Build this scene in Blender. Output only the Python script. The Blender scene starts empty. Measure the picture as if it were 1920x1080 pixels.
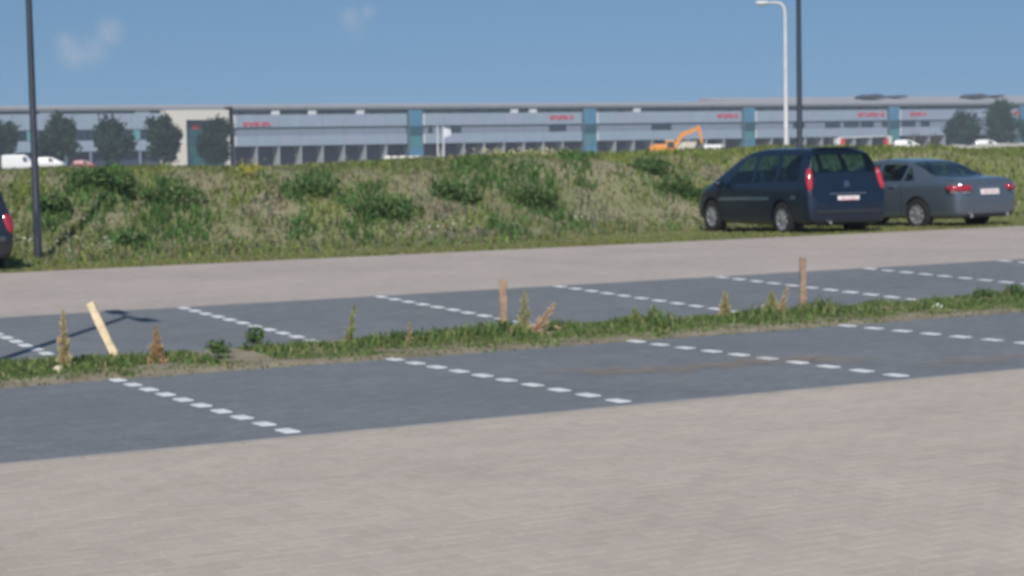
import bpy, bmesh, math, random
import numpy as np
from mathutils import Vector, Matrix, noise as mnoise
rnd = random.Random(7)
nrs = np.random.RandomState(11)
scene = bpy.context.scene
col = scene.collection

# ------------------------------------------------------------------ camera
FPX = 3559.65                       # focal length in pixels of a 1920 wide picture
PSI, TH, RHO, CAMH = math.radians(61.9086), math.radians(4.0676), math.radians(-1.0978), 1.8062
cd = Vector((math.cos(PSI)*math.cos(TH), math.sin(PSI)*math.cos(TH), -math.sin(TH)))
r0 = Vector((math.sin(PSI), -math.cos(PSI), 0)); u0 = r0.cross(cd)
cr = r0*math.cos(RHO) + u0*math.sin(RHO); cu = -r0*math.sin(RHO) + u0*math.cos(RHO)
CAM = Vector((0, 0, CAMH))
cam_data = bpy.data.cameras.new('camera'); cam = bpy.data.objects.new('camera', cam_data); col.objects.link(cam)
cam.matrix_world = Matrix(((cr.x, cu.x, -cd.x, 0), (cr.y, cu.y, -cd.y, 0), (cr.z, cu.z, -cd.z, CAMH), (0, 0, 0, 1)))
cam_data.sensor_width = 36; cam_data.lens = 36*FPX/1920
cam_data.clip_start = .05; cam_data.clip_end = 12000
cam_data.dof.use_dof = True          # the photograph is focused too near
cam_data.dof.focus_distance = 1.5; cam_data.dof.aperture_fstop = 23
scene.camera = cam

# ------------------------------------------------------------------ sky, sun, exposure
SUN_EL = 41.0; SH = Vector((.561, .828, 0)).normalized()      # shadows fall along SH
world = bpy.data.worlds.new('World'); scene.world = world; world.use_nodes = True
wn = world.node_tree.nodes; wl = world.node_tree.links
bg = wn['Background']; bg.inputs['Strength'].default_value = .097
sky = wn.new('ShaderNodeTexSky'); sky.sky_type = 'NISHITA'; sky.sun_disc = False
sky.sun_elevation = math.radians(SUN_EL); sky.sun_rotation = math.atan2(-SH.x, -SH.y)
sky.altitude = 0; sky.air_density = 1.1; sky.dust_density = .5; sky.ozone_density = 3.0
sun_d = bpy.data.lights.new('sun', 'SUN'); sun_d.energy = 4.25; sun_d.angle = math.radians(.53); sun_d.color = (1, .94, .87)
sun = bpy.data.objects.new('sun', sun_d); col.objects.link(sun)
se = math.radians(SUN_EL)
sun.rotation_euler = Vector((SH.x*math.cos(se), SH.y*math.cos(se), -math.sin(se))).to_track_quat('-Z', 'Y').to_euler()
sun.location = (-20, -30, 40)
scene.view_settings.view_transform = 'Standard'; scene.view_settings.look = 'None'
scene.view_settings.gamma = 1; scene.view_settings.exposure = 0; scene.view_settings.use_curve_mapping = False
scene.render.engine = 'CYCLES'

def ray(px, py): return cd + cr*((px-960)/FPX) - cu*((py-540)/FPX)
def on_y(px, py, Y): q = ray(px, py); return CAM + q*(Y/q.y)
def on_z(px, py, Z): q = ray(px, py); return CAM + q*((Z-CAMH)/q.z)
def pix(P):
    q = Vector(P)-CAM; w = q.dot(cd)
    return 960+FPX*q.dot(cr)/w, 540-FPX*q.dot(cu)/w
def facade_x(px, Y=430.): return on_y(px, 230, Y).x

# the air is clear and even: the sky is read a little above the true horizon, where it is already blue
def sky_direction(lift):
    tc = wn.new('ShaderNodeTexCoord'); ma = wn.new('ShaderNodeVectorMath'); ma.operation = 'MULTIPLY_ADD'
    ma.inputs[1].default_value = (1, 1, .85); ma.inputs[2].default_value = (0, 0, lift)
    nv = wn.new('ShaderNodeVectorMath'); nv.operation = 'NORMALIZE'
    wl.new(tc.outputs['Generated'], ma.inputs[0]); wl.new(ma.outputs[0], nv.inputs[0]); wl.new(nv.outputs[0], sky.inputs['Vector'])
sky_direction(.25)
# two thin wisps of cloud in the sky
def wisps():
    tc = wn.new('ShaderNodeTexCoord'); nz = wn.new('ShaderNodeTexNoise'); nz.inputs['Scale'].default_value = 90; nz.inputs['Detail'].default_value = 5
    wl.new(tc.outputs['Generated'], nz.inputs['Vector'])
    total = None
    for (px, py, rad, amt) in ((140, 100, 44, .8), (172, 96, 44, .7), (205, 58, 36, 1.), (122, 78, 26, .6), (660, 38, 32, .7), (690, 22, 22, .5), (672, 62, 22, .3)):
        c = ray(px, py).normalized()
        d = wn.new('ShaderNodeVectorMath'); d.operation = 'DISTANCE'; d.inputs[1].default_value = c
        wl.new(tc.outputs['Generated'], d.inputs[0])
        m = wn.new('ShaderNodeMapRange'); m.interpolation_type = 'SMOOTHSTEP'
        m.inputs[1].default_value = rad/FPX; m.inputs[2].default_value = rad*.1/FPX; m.inputs[3].default_value = 0; m.inputs[4].default_value = amt
        wl.new(d.outputs['Value'], m.inputs[0])
        if total is None: total = m.outputs[0]
        else:
            a = wn.new('ShaderNodeMath'); a.operation = 'MAXIMUM'; wl.new(total, a.inputs[0]); wl.new(m.outputs[0], a.inputs[1]); total = a.outputs[0]
    nm = wn.new('ShaderNodeMapRange'); nm.inputs[1].default_value = .35; nm.inputs[2].default_value = .7; nm.inputs[3].default_value = .35; nm.inputs[4].default_value = 1
    wl.new(nz.outputs['Fac'], nm.inputs[0])
    mu = wn.new('ShaderNodeMath'); mu.operation = 'MULTIPLY'; wl.new(total, mu.inputs[0]); wl.new(nm.outputs[0], mu.inputs[1])
    mu2 = wn.new('ShaderNodeMath'); mu2.operation = 'MULTIPLY'; mu2.inputs[1].default_value = .85; wl.new(mu.outputs[0], mu2.inputs[0])
    hs = wn.new('ShaderNodeHueSaturation'); hs.inputs['Hue'].default_value = .491; hs.inputs['Saturation'].default_value = 1.08; hs.inputs['Value'].default_value = 1.0
    wl.new(sky.outputs[0], hs.inputs['Color'])
    mix = wn.new('ShaderNodeMix'); mix.data_type = 'RGBA'
    wl.new(mu2.outputs[0], mix.inputs[0]); wl.new(hs.outputs[0], mix.inputs[6]); mix.inputs[7].default_value = (4.1, 4.8, 6.0, 1)
    wl.new(mix.outputs[2], bg.inputs['Color'])
wisps()

# ------------------------------------------------------------------ materials
MATS = {}
def mat(name, color, rough=.8, var=.0, vscale=5., metallic=0, bump=0, bscale=40., coat=0, color2=None, spec=.5, attr=None, trans=0):
    if name in MATS: return MATS[name]
    m = bpy.data.materials.new(name); m.use_nodes = True; MATS[name] = m
    n, l = m.node_tree.nodes, m.node_tree.links; b = n['Principled BSDF']
    b.inputs['Roughness'].default_value = rough; b.inputs['Metallic'].default_value = metallic
    b.inputs['Specular IOR Level'].default_value = spec; b.inputs['Coat Weight'].default_value = coat; b.inputs['Coat Roughness'].default_value = .08
    tc = n.new('ShaderNodeTexCoord')
    if attr:
        a = n.new('ShaderNodeAttribute'); a.attribute_name = attr; src = a.outputs['Color']
        l.new(src, b.inputs['Base Color'])
    elif var or color2:
        nz = n.new('ShaderNodeTexNoise'); nz.inputs['Scale'].default_value = vscale; nz.inputs['Detail'].default_value = 6; nz.inputs['Roughness'].default_value = .65
        l.new(tc.outputs['Object'], nz.inputs['Vector'])
        rp = n.new('ShaderNodeValToRGB'); rp.color_ramp.elements[0].position = .32; rp.color_ramp.elements[1].position = .68
        c2 = color2 or tuple(min(1, c*(1+var)) for c in color)
        c1 = color if color2 else tuple(c*(1-var) for c in color)
        rp.color_ramp.elements[0].color = (*c1, 1); rp.color_ramp.elements[1].color = (*c2, 1)
        oi = n.new('ShaderNodeObjectInfo'); ad = n.new('ShaderNodeVectorMath'); ad.operation = 'ADD'
        l.new(tc.outputs['Object'], ad.inputs[0]); l.new(oi.outputs['Random'], ad.inputs[1]); l.new(ad.outputs[0], nz.inputs['Vector'])
        l.new(nz.outputs['Fac'], rp.inputs[0]); l.new(rp.outputs[0], b.inputs['Base Color'])
    else: b.inputs['Base Color'].default_value = (*color, 1)
    if bump:
        n2 = n.new('ShaderNodeTexNoise'); n2.inputs['Scale'].default_value = bscale; n2.inputs['Detail'].default_value = 5
        l.new(tc.outputs['Object'], n2.inputs['Vector'])
        bp = n.new('ShaderNodeBump'); bp.inputs['Strength'].default_value = bump; bp.inputs['Distance'].default_value = .02
        l.new(n2.outputs['Fac'], bp.inputs['Height']); l.new(bp.outputs[0], b.inputs['Normal'])
    return m

def paver_mat(name, c1, c2, joint, bw, bh, sand=None, offset=.5):
    """small paving blocks: colour from block to block, joints, large soft stains"""
    m = bpy.data.materials.new(name); m.use_nodes = True
    n, l = m.node_tree.nodes, m.node_tree.links; b = n['Principled BSDF']; b.inputs['Roughness'].default_value = .85
    tc = n.new('ShaderNodeTexCoord')
    br = n.new('ShaderNodeTexBrick'); br.inputs['Scale'].default_value = 1; br.inputs['Brick Width'].default_value = bw; br.inputs['Row Height'].default_value = bh
    br.inputs['Mortar Size'].default_value = .004; br.inputs['Mortar Smooth'].default_value = .3; br.offset = offset
    br.inputs['Color1'].default_value = (*c1, 1); br.inputs['Color2'].default_value = (*c2, 1); br.inputs['Mortar'].default_value = (*joint, 1)
    l.new(tc.outputs['Object'], br.inputs['Vector'])
    nz = n.new('ShaderNodeTexNoise'); nz.inputs['Scale'].default_value = .45; nz.inputs['Detail'].default_value = 8; nz.inputs['Roughness'].default_value = .6
    l.new(tc.outputs['Object'], nz.inputs['Vector'])
    nf = n.new('ShaderNodeTexNoise'); nf.inputs['Scale'].default_value = 9; nf.inputs['Detail'].default_value = 4
    l.new(tc.outputs['Object'], nf.inputs['Vector'])
    mr = n.new('ShaderNodeMapRange'); mr.inputs[1].default_value = .3; mr.inputs[2].default_value = .7; mr.inputs[3].default_value = .9; mr.inputs[4].default_value = 1.1
    l.new(nz.outputs['Fac'], mr.inputs[0])
    mf = n.new('ShaderNodeMapRange'); mf.inputs[1].default_value = .3; mf.inputs[2].default_value = .7; mf.inputs[3].default_value = .92; mf.inputs[4].default_value = 1.08
    l.new(nf.outputs['Fac'], mf.inputs[0])
    mm = n.new('ShaderNodeMath'); mm.operation = 'MULTIPLY'; l.new(mr.outputs[0], mm.inputs[0]); l.new(mf.outputs[0], mm.inputs[1])
    mx = n.new('ShaderNodeMix'); mx.data_type = 'RGBA'; mx.blend_type = 'MULTIPLY'; mx.inputs[0].default_value = 1
    l.new(br.outputs['Color'], mx.inputs[6]); l.new(mm.outputs[0], mx.inputs[7])
    out = mx.outputs[2]
    if sand:
        ns = n.new('ShaderNodeTexNoise'); ns.inputs['Scale'].default_value = .9; ns.inputs['Detail'].default_value = 9; ns.inputs['Roughness'].default_value = .7
        mp = n.new('ShaderNodeMapping'); mp.inputs['Scale'].default_value = (.35, 1, 1); mp.inputs['Location'].default_value = (3.1, 1.7, 0)
        l.new(tc.outputs['Object'], mp.inputs[0]); l.new(mp.outputs[0], ns.inputs['Vector'])
        rs = n.new('ShaderNodeMapRange'); rs.inputs[1].default_value = .56; rs.inputs[2].default_value = .8; rs.inputs[3].default_value = 0; rs.inputs[4].default_value = .45
        l.new(ns.outputs['Fac'], rs.inputs[0])
        m2 = n.new('ShaderNodeMix'); m2.data_type = 'RGBA'; l.new(rs.outputs[0], m2.inputs[0]); l.new(out, m2.inputs[6]); m2.inputs[7].default_value = (*sand, 1)
        out = m2.outputs[2]
    l.new(out, b.inputs['Base Color'])
    bp = n.new('ShaderNodeBump'); bp.inputs['Strength'].default_value = .6; bp.inputs['Distance'].default_value = .004; bp.invert = True
    l.new(br.outputs['Fac'], bp.inputs['Height']); l.new(bp.outputs[0], b.inputs['Normal'])
    return m

BEIGE = (.418, .362, .312)
M_grass = mat('grass_blades', (1, 1, 1), .75, attr='tint', spec=.2)
def leafy(m, fac):
    n, l = m.node_tree.nodes, m.node_tree.links; b = n['Principled BSDF']; src = b.inputs['Base Color'].links[0].from_socket
    t = n.new('ShaderNodeBsdfTranslucent'); l.new(src, t.inputs['Color']); x = n.new('ShaderNodeMixShader'); x.inputs[0].default_value = fac
    l.new(b.outputs[0], x.inputs[1]); l.new(t.outputs[0], x.inputs[2]); l.new(x.outputs[0], n['Material Output'].inputs['Surface'])
leafy(M_grass, .4)
M_metal_dark = mat('dark_lamp_paint', (.035, .042, .06), .45, .15, 8)
M_galv = mat('galvanised_steel', (.58, .57, .58), .5, .1, 3)
M_black = mat('black_plastic', (.012, .013, .016), .6)
M_rubber = mat('tyre_rubber', (.016, .016, .017), .85)
M_glass = mat('car_glass', (.02, .05, .055), .05, spec=.9)
M_red = mat('red_lens', (.42, .02, .035), .12, coat=1)
M_chrome = mat('chrome', (.75, .76, .78), .12, metallic=1)
M_rim = mat('alloy_rim', (.42, .44, .47), .35, metallic=.6)
M_plate = mat('number_plate', (.72, .70, .72), .4)
M_plate_red = mat('plate_print', (.45, .08, .09), .5)
M_white = mat('white_paint', (.74, .74, .73), .45, .05, 2)
M_wood = mat('brown_stake_wood', (.31, .215, .15), .85, .3, 14, bump=.3)
M_wood_pale = mat('pale_stake_wood', (.74, .60, .40), .85, .22, 12, bump=.3)
M_bark = mat('bark', (.09, .07, .05), .9, .3, 6)

# ------------------------------------------------------------------ mesh helpers
class MB:
    def __init__(s): s.v = []; s.f = []
    def add(s, v, f):
        o = len(s.v); s.v += [tuple(p) for p in v]; s.f += [tuple(i+o for i in q) for q in f]; return s
    def box(s, a, b, bev=0):
        (x0, y0, z0), (x1, y1, z1) = a, b
        if not bev:
            return s.add([(x0, y0, z0), (x1, y0, z0), (x1, y1, z0), (x0, y1, z0), (x0, y0, z1), (x1, y0, z1), (x1, y1, z1), (x0, y1, z1)],
                         [(0, 3, 2, 1), (4, 5, 6, 7), (0, 1, 5, 4), (1, 2, 6, 5), (2, 3, 7, 6), (3, 0, 4, 7)])
        bm = bmesh.new(); bmesh.ops.create_cube(bm, size=1)
        for v in bm.verts: v.co = Vector((x0+(v.co.x+.5)*(x1-x0), y0+(v.co.y+.5)*(y1-y0), z0+(v.co.z+.5)*(z1-z0)))
        bmesh.ops.bevel(bm, geom=bm.edges[:], offset=bev, segments=2, affect='EDGES', profile=.5)
        bm.verts.ensure_lookup_table(); bm.verts.index_update()
        s.add([v.co[:] for v in bm.verts], [[v.index for v in f.verts] for f in bm.faces]); bm.free(); return s
    def tube(s, pts, rad, n=10, cap=True):
        pts = [Vector(p) for p in pts]; rad = rad if isinstance(rad, (list, tuple)) else [rad]*len(pts)
        V = []; F = []; ref = None
        for i, p in enumerate(pts):
            d = (pts[min(i+1, len(pts)-1)]-pts[max(i-1, 0)]).normalized()
            if ref is None: ref = Vector((1, 0, 0)) if abs(d.x) < .9 else Vector((0, 1, 0))
            a = (ref-d*ref.dot(d)).normalized(); b = d.cross(a); ref = a
            for k in range(n):
                t = 2*math.pi*k/n; V.append(p+(a*math.cos(t)+b*math.sin(t))*rad[i])
        for i in range(len(pts)-1):
            for k in range(n): F.append((i*n+k, i*n+(k+1) % n, (i+1)*n+(k+1) % n, (i+1)*n+k))
        if cap: F.append(tuple(range(n))[::-1]); F.append(tuple((len(pts)-1)*n+k for k in range(n)))
        return s.add(V, F)
    def lathe_y(s, prof, n=28, c=(0, 0, 0)):           # prof: (radius, y) list, closed loop round the y axis
        V = []; F = []; m = len(prof)
        for k in range(n):
            t = 2*math.pi*k/n
            for (r, y) in prof: V.append((c[0]+r*math.cos(t), c[1]+y, c[2]+r*math.sin(t)))
        for k in range(n):
            for j in range(m-1): F.append((k*m+j, k*m+j+1, ((k+1) % n)*m+j+1, ((k+1) % n)*m+j))
        return s.add(V, F)
    def prism(s, poly, y0, y1):                        # poly in (x, z)
        n = len(poly)
        V = [(x, y0, z) for x, z in poly]+[(x, y1, z) for x, z in poly]
        F = [tuple(range(n)), tuple(range(2*n-1, n-1, -1))]+[(i, n+i, n+(i+1) % n, (i+1) % n) for i in range(n)]
        return s.add(V, F)
    def ellipsoid(s, c, r, nu=14, nv=10, p=1.0):
        V = []; F = []
        sg = lambda a: math.copysign(abs(a)**p, a)
        for i in range(nv+1):
            ph = math.pi*i/nv-math.pi/2
            for k in range(nu):
                t = 2*math.pi*k/nu
                V.append((c[0]+r[0]*sg(math.cos(ph))*sg(math.cos(t)), c[1]+r[1]*sg(math.cos(ph))*sg(math.sin(t)), c[2]+r[2]*sg(math.sin(ph))))
        for i in range(nv):
            for k in range(nu): F.append((i*nu+k, i*nu+(k+1) % nu, (i+1)*nu+(k+1) % nu, (i+1)*nu+k))
        return s.add(V, F)
    def mesh(s, name, m, smooth=False):
        me = bpy.data.meshes.new(name); me.from_pydata(s.v, [], s.f); me.materials.append(m)
        if smooth:
            me.polygons.foreach_set('use_smooth', [True]*len(me.polygons))
            try: me.set_sharp_from_angle(angle=math.radians(40))
            except Exception: pass
        me.update(); return me
    def build(s, name, m, parent=None, smooth=False):
        return link(name, s.mesh(name, m, smooth), parent)
def link(name, data, parent=None):
    o = bpy.data.objects.new(name, data); col.objects.link(o); o.parent = parent; return o
def tag(o, label=None, cat=None, group=None, kind=None):
    if label: o['label'] = label
    if cat: o['category'] = cat
    if group: o['group'] = group
    if kind: o['kind'] = kind
    return o
def thing(name, label, cat, loc=(0, 0, 0), rz=0, group=None):
    o = link(name, None); o.location = loc; o.rotation_euler = (0, 0, rz); return tag(o, label, cat, group)
def box(name, a, b, m, parent, bev=0): return MB().box(a, b, bev).build(name, m, parent)

# ------------------------------------------------------------------ the ground
V1, V2, V3, V4 = 11.10, 15.256, 21.244, 27.709        # kerb lines, metres from the camera across the rows
V2B = 16.953; VS = 16.1
S1, S2 = .0094, .0181
def sstep(a, b, x): t = min(1, max(0, (x-a)/(b-a))); return t*t*(3-2*t)
def gz(v):
    if v < VS: return S1*(VS-max(v, -3))
    if v < V4: return S2*(v-VS)
    z4 = S2*(V4-VS)
    return z4 - .07*sstep(V4, 31.5, v)
def foot(x): return 30.3 + 2.7*sstep(15, 20.5, x)+.35*math.sin(x*.5+1)
def berm(x, v):
    f = foot(x); t = (v-f)/(36.2-f+.5*math.sin(x*.31))
    z = gz(v)
    top = 1.61+.08*math.sin(x*.23+2)+.05*math.sin(x*.71)
    z += (top-z)*sstep(0, 1, min(1, max(0, t)))
    if v > f: z += .10*min(1, (v-f))*mnoise.noise(Vector((x*.7, v*.9, 3)))+.05*min(1, v-f)*mnoise.noise(Vector((x*2.1, v*2.4, 9)))
    if v > 42: z *= 1-.97*sstep(42, 75, v)
    return z

def sheet(name, xs, ys, zf, m, parent=None):
    V = [(x, y, zf(x, y)) for y in ys for x in xs]; n = len(xs)
    F = [(j*n+i, j*n+i+1, (j+1)*n+i+1, (j+1)*n+i) for j in range(len(ys)-1) for i in range(n-1)]
    o = MB().add(V, F).build(name, m, parent)
    o.data.polygons.foreach_set('use_smooth', [True]*len(o.data.polygons)); return o
lin = lambda a, b, n: [a+(b-a)*i/(n-1) for i in range(n)]

M_ground = mat('field_soil', (.13, .13, .06), .95, vscale=.2, color2=(.22, .19, .11), bump=.3, bscale=3)
gr = sheet('ground', [-3000, -600, -100, -20, 0, 20, 60, 150, 500, 1200, 4500], [-3000, -300, -40, -3, 5, V1, VS, V3, V4, 31, 34, 44, 75, 200, 600, 1500, 4500],
           lambda x, y: gz(y)-.25 if y < 40 else (.9 if y < 60 else -.05), M_ground); tag(gr, kind='structure')

# brick driveway close to the camera: a herringbone of concrete blocks
M_sandbed = mat('jointing_sand', (.40, .35, .30), .95, .12, 30)
nd = sheet('near_driveway', [-40, 0, 6, 12, 20, 90], [-12, -3, 0, 4, 8, V1], lambda x, y: gz(y)-.006, M_sandbed); tag(nd, kind='structure')
def brick_tint_mat():
    m = mat('beige_block', BEIGE, .9, .05, 25, bump=.25, bscale=120)
    n, l = m.node_tree.nodes, m.node_tree.links; b = n['Principled BSDF']
    src = b.inputs['Base Color'].links[0].from_socket
    a = n.new('ShaderNodeAttribute'); a.attribute_name = 'tint'; a.attribute_type = 'GEOMETRY'
    geo = n.new('ShaderNodeNewGeometry'); tc = n.new('ShaderNodeTexCoord')
    wn_ = n.new('ShaderNodeTexWhiteNoise'); wn_.noise_dimensions = '3D'
    # block-to-block shade from the island's own random number (works for single and joined blocks)
    mr = n.new('ShaderNodeMapRange'); mr.inputs[3].default_value = .955; mr.inputs[4].default_value = 1.04
    oi = n.new('ShaderNodeObjectInfo'); ad = n.new('ShaderNodeMath'); ad.operation = 'ADD'; fr = n.new('ShaderNodeMath'); fr.operation = 'FRACT'
    l.new(geo.outputs['Random Per Island'], ad.inputs[0]); l.new(oi.outputs['Random'], ad.inputs[1]); l.new(ad.outputs[0], fr.inputs[0]); l.new(fr.outputs[0], mr.inputs[0])
    pn = n.new('ShaderNodeTexNoise'); pn.inputs['Scale'].default_value = .9; pn.inputs['Detail'].default_value = 6
    l.new(geo.outputs['Position'], pn.inputs['Vector'])
    pm = n.new('ShaderNodeMapRange'); pm.inputs[1].default_value = .3; pm.inputs[2].default_value = .7; pm.inputs[3].default_value = .93; pm.inputs[4].default_value = 1.065
    l.new(pn.outputs['Fac'], pm.inputs[0])
    mm = n.new('ShaderNodeMath'); mm.operation = 'MULTIPLY'; l.new(mr.outputs[0], mm.inputs[0]); l.new(pm.outputs[0], mm.inputs[1])
    mx = n.new('ShaderNodeMix'); mx.data_type = 'RGBA'; mx.blend_type = 'MULTIPLY'; mx.inputs[0].default_value = 1
    l.new(src, mx.inputs[6]); l.new(mm.outputs[0], mx.inputs[7]); l.new(mx.outputs[2], b.inputs['Base Color'])
    return m
M_brick = brick_tint_mat()
BA = .11
def brick_shape():
    hx, hy, c = BA-.0012, BA/2-.0012, .002
    V = [(-hx, -hy, -.03), (hx, -hy, -.03), (hx, hy, -.03), (-hx, hy, -.03), (-hx, -hy, -c), (hx, -hy, -c), (hx, hy, -c), (-hx, hy, -c),
         (-hx+c, -hy+c, 0), (hx-c, -hy+c, 0), (hx-c, hy-c, 0), (-hx+c, hy-c, 0)]
    F = [(8, 9, 10, 11)]+[(4+i, 4+(i+1) % 4, 8+(i+1) % 4, 8+i) for i in range(4)]+[(i, (i+1) % 4, 4+(i+1) % 4, 4+i) for i in range(4)]
    return V, F
BV, BF = brick_shape()
def lay_bricks():
    spots = []
    X0, X1, Y0, Y1 = .3, 13.5, 4.2, V1-.11
    nx, ny = int((X1-X0)/BA), int((Y1-Y0)/BA)
    for y in range(ny):
        for x in range(nx):
            k = (x-y) % 4
            if k == 0: c, rz = (X0+(x+1)*BA, Y0+(y+.5)*BA), 0
            elif k == 3: c, rz = (X0+(x+.5)*BA, Y0+(y+1)*BA), math.pi/2
            else: continue
            if c[1] > Y1: continue
            p = pix((c[0], c[1], gz(c[1])))
            seen = 0 <= p[0] <= 1920 and p[1] <= 1080
            if not (-700 <= p[0] <= 2600 and p[1] < 1500): continue
            spots.append((not seen, (Vector((c[0], c[1], 0))).length, c, rz))
    spots.sort(key=lambda s: s[:2])
    me = MB().add(BV, BF).mesh('brick', M_brick)
    rest = MB()
    for i, (_, _, c, rz) in enumerate(spots):
        z = gz(c[1])+rnd.uniform(-.001, .001)
        e = (-S1*math.cos(rz)*0+rnd.uniform(-.006, .006)-S1*(rz == 0), rnd.uniform(-.005, .005), rz+rnd.uniform(-.006, .006))
        M = Matrix.Translation((c[0], c[1], z)) @ Matrix.Rotation(-S1, 4, 'X') @ Matrix.Rotation(e[2], 4, 'Z') @ Matrix.Rotation(rnd.uniform(-.002, .002), 4, 'X')
        if i < 300:
            o = link('brick', me, nd); o.matrix_world = M
        else: rest.add([M @ Vector(v) for v in BV], BF)
    tag(rest.build('brick_paving', M_brick, nd), kind='stuff')
lay_bricks()

M_far_brick = paver_mat('far_beige_blocks', (.385, .333, .298), (.415, .358, .322), (.33, .285, .255), .22, .11)
fd = sheet('far_driveway', [-60, 0, 10, 20, 30, 150], [V3, 23.4, 25.5, V4], lambda x, y: gz(y), M_far_brick); tag(fd, kind='structure')
M_bay = paver_mat('grey_bay_blocks', (.146, .157, .171), (.170, .181, .195), (.118, .125, .136), .21, .105, sand=(.21, .20, .19))
bf = sheet('parking_bays_front', [-40, 0, 6, 12, 20, 90], [V1, 13, V2], lambda x, y: gz(y), M_bay); tag(bf, kind='structure')
bb = sheet('parking_bays_back', [-40, 0, 6, 12, 20, 90], [V2B, 19, V3], lambda x, y: gz(y), M_bay); tag(bb, kind='structure')
M_soil = mat('strip_soil', (.16, .13, .09), .95, vscale=3, color2=(.30, .26, .19), bump=.5, bscale=25)
def soil_z(x, y): return gz(y)+(.03+.03*mnoise.noise(Vector((x*2, y*2, 0))))*max(0, min(1, (y-V2)/.2, (V2B-y)/.2))-.002
ps = sheet('planting_strip', lin(-15, 45, 240), lin(V2, V2B, 9), lambda x, y: soil_z(x, y), M_soil)
tag(ps, kind='structure')
M_edge = mat('concrete_edging', (.33, .305, .28), .9, .12, 4)
for nm, v, w in (('edging_front', V1, .08), ('edging_back', V3, .08)):
    e = MB()
    x = -12.
    while x < 45:
        e.box((x+.003, v-w/2, gz(v)-.1), (x+.997, v+w/2, gz(v)+.005)); x += 1
    tag(e.build(nm, M_edge), kind='structure')
# white blocks that mark the bays
M_mark = mat('white_marking_block', (.64, .65, .67), .75, .14, 9)
wp = MB().box((-.054, -.098, -.05), (.054, .098, .004), .006).mesh('white_paver', M_mark)
def marks(parent, x, ys):
    for y in ys:
        o = link('white_paver', wp, parent); o.location = (x+rnd.uniform(-.004, .004), y, gz(y)+rnd.uniform(0, .002)); o.rotation_euler = (-S1 if y < VS else S2, 0, rnd.uniform(-.015, .015))
for i in range(-1, 6): marks(bf, 4.43+2.5*i, [15.2-.42*k for k in range(10)])
for i in range(-2, 8): marks(bb, 6.95+2.5*i, [21.08-.39*k for k in range(11)])

# sand tracked over the front bays
def sand_trail():
    m = bpy.data.materials.new('tracked_sand'); m.use_nodes = True; n, l = m.node_tree.nodes, m.node_tree.links
    b = n['Principled BSDF']; b.inputs['Base Color'].default_value = (.36, .27, .19, 1); b.inputs['Roughness'].default_value = .95
    tc = n.new('ShaderNodeTexCoord'); nz = n.new('ShaderNodeTexNoise'); nz.inputs['Scale'].default_value = 7; nz.inputs['Detail'].default_value = 7; nz.inputs['Roughness'].default_value = .7
    l.new(tc.outputs['Object'], nz.inputs['Vector'])
    a = n.new('ShaderNodeAttribute'); a.attribute_name = 'cover'
    mr = n.new('ShaderNodeMapRange'); mr.inputs[1].default_value = .3; mr.inputs[2].default_value = .65; l.new(nz.outputs['Fac'], mr.inputs[0])
    mm = n.new('ShaderNodeMath'); mm.operation = 'MULTIPLY'; l.new(mr.outputs[0], mm.inputs[0]); l.new(a.outputs['Fac'], mm.inputs[1])
    l.new(mm.outputs[0], b.inputs['Alpha'])
    mb = MB(); cov = []
    for path, w, amt in (([(1030, 690), (1110, 697), (1200, 698), (1290, 692), (1370, 684), (1450, 676), (1530, 673), (1580, 677), (1640, 684)], .3, .5), ([(1700, 690), (1790, 682), (1870, 675), (1960, 668), (2040, 664)], .26, .35)):
        P = []
        for k in range(len(path)-1):
            for s in range(8):
                t = s/8; P.append(on_z(path[k][0]*(1-t)+path[k+1][0]*t, path[k][1]*(1-t)+path[k+1][1]*t, .03))
        o = len(mb.v); N = len(P)
        for k, p in enumerate(P):
            d = (P[min(k+1, N-1)]-P[max(k-1, 0)]).normalized(); nn = Vector((-d.y, d.x, 0))
            for j in range(5):
                q = p+nn*w*((j-2)/2)*(1+.4*math.sin(k*.7)); mb.v.append((q.x, q.y, gz(q.y)+.0075))
                cov.append(amt*[0, .8, 1, .8, 0][j]*min(1, k/8, (N-1-k)/8))
        for k in range(N-1):
            for j in range(4): mb.f.append((o+k*5+j, o+k*5+j+1, o+(k+1)*5+j+1, o+(k+1)*5+j))
    ob = mb.build('sand_trail', m)
    at = ob.data.attributes.new('cover', 'FLOAT', 'POINT'); at.data.foreach_set('value', cov)
    tag(ob, 'faint orange sand tracked across the front parking bays', 'sand', kind='stuff')
sand_trail()

# embankment
M_berm = mat('embankment_soil', (.24, .21, .14), .95, vscale=.8, color2=(.15, .175, .075), bump=.6, bscale=9)
em = sheet('embankment', lin(-6, 70, 300), [V4+.0, 28, 28.6]+lin(29, 44, 70)+[48, 55, 65, 80], lambda x, y: berm(x, y)-.006*(y < V4+.01), M_berm); tag(em, kind='structure')

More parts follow.
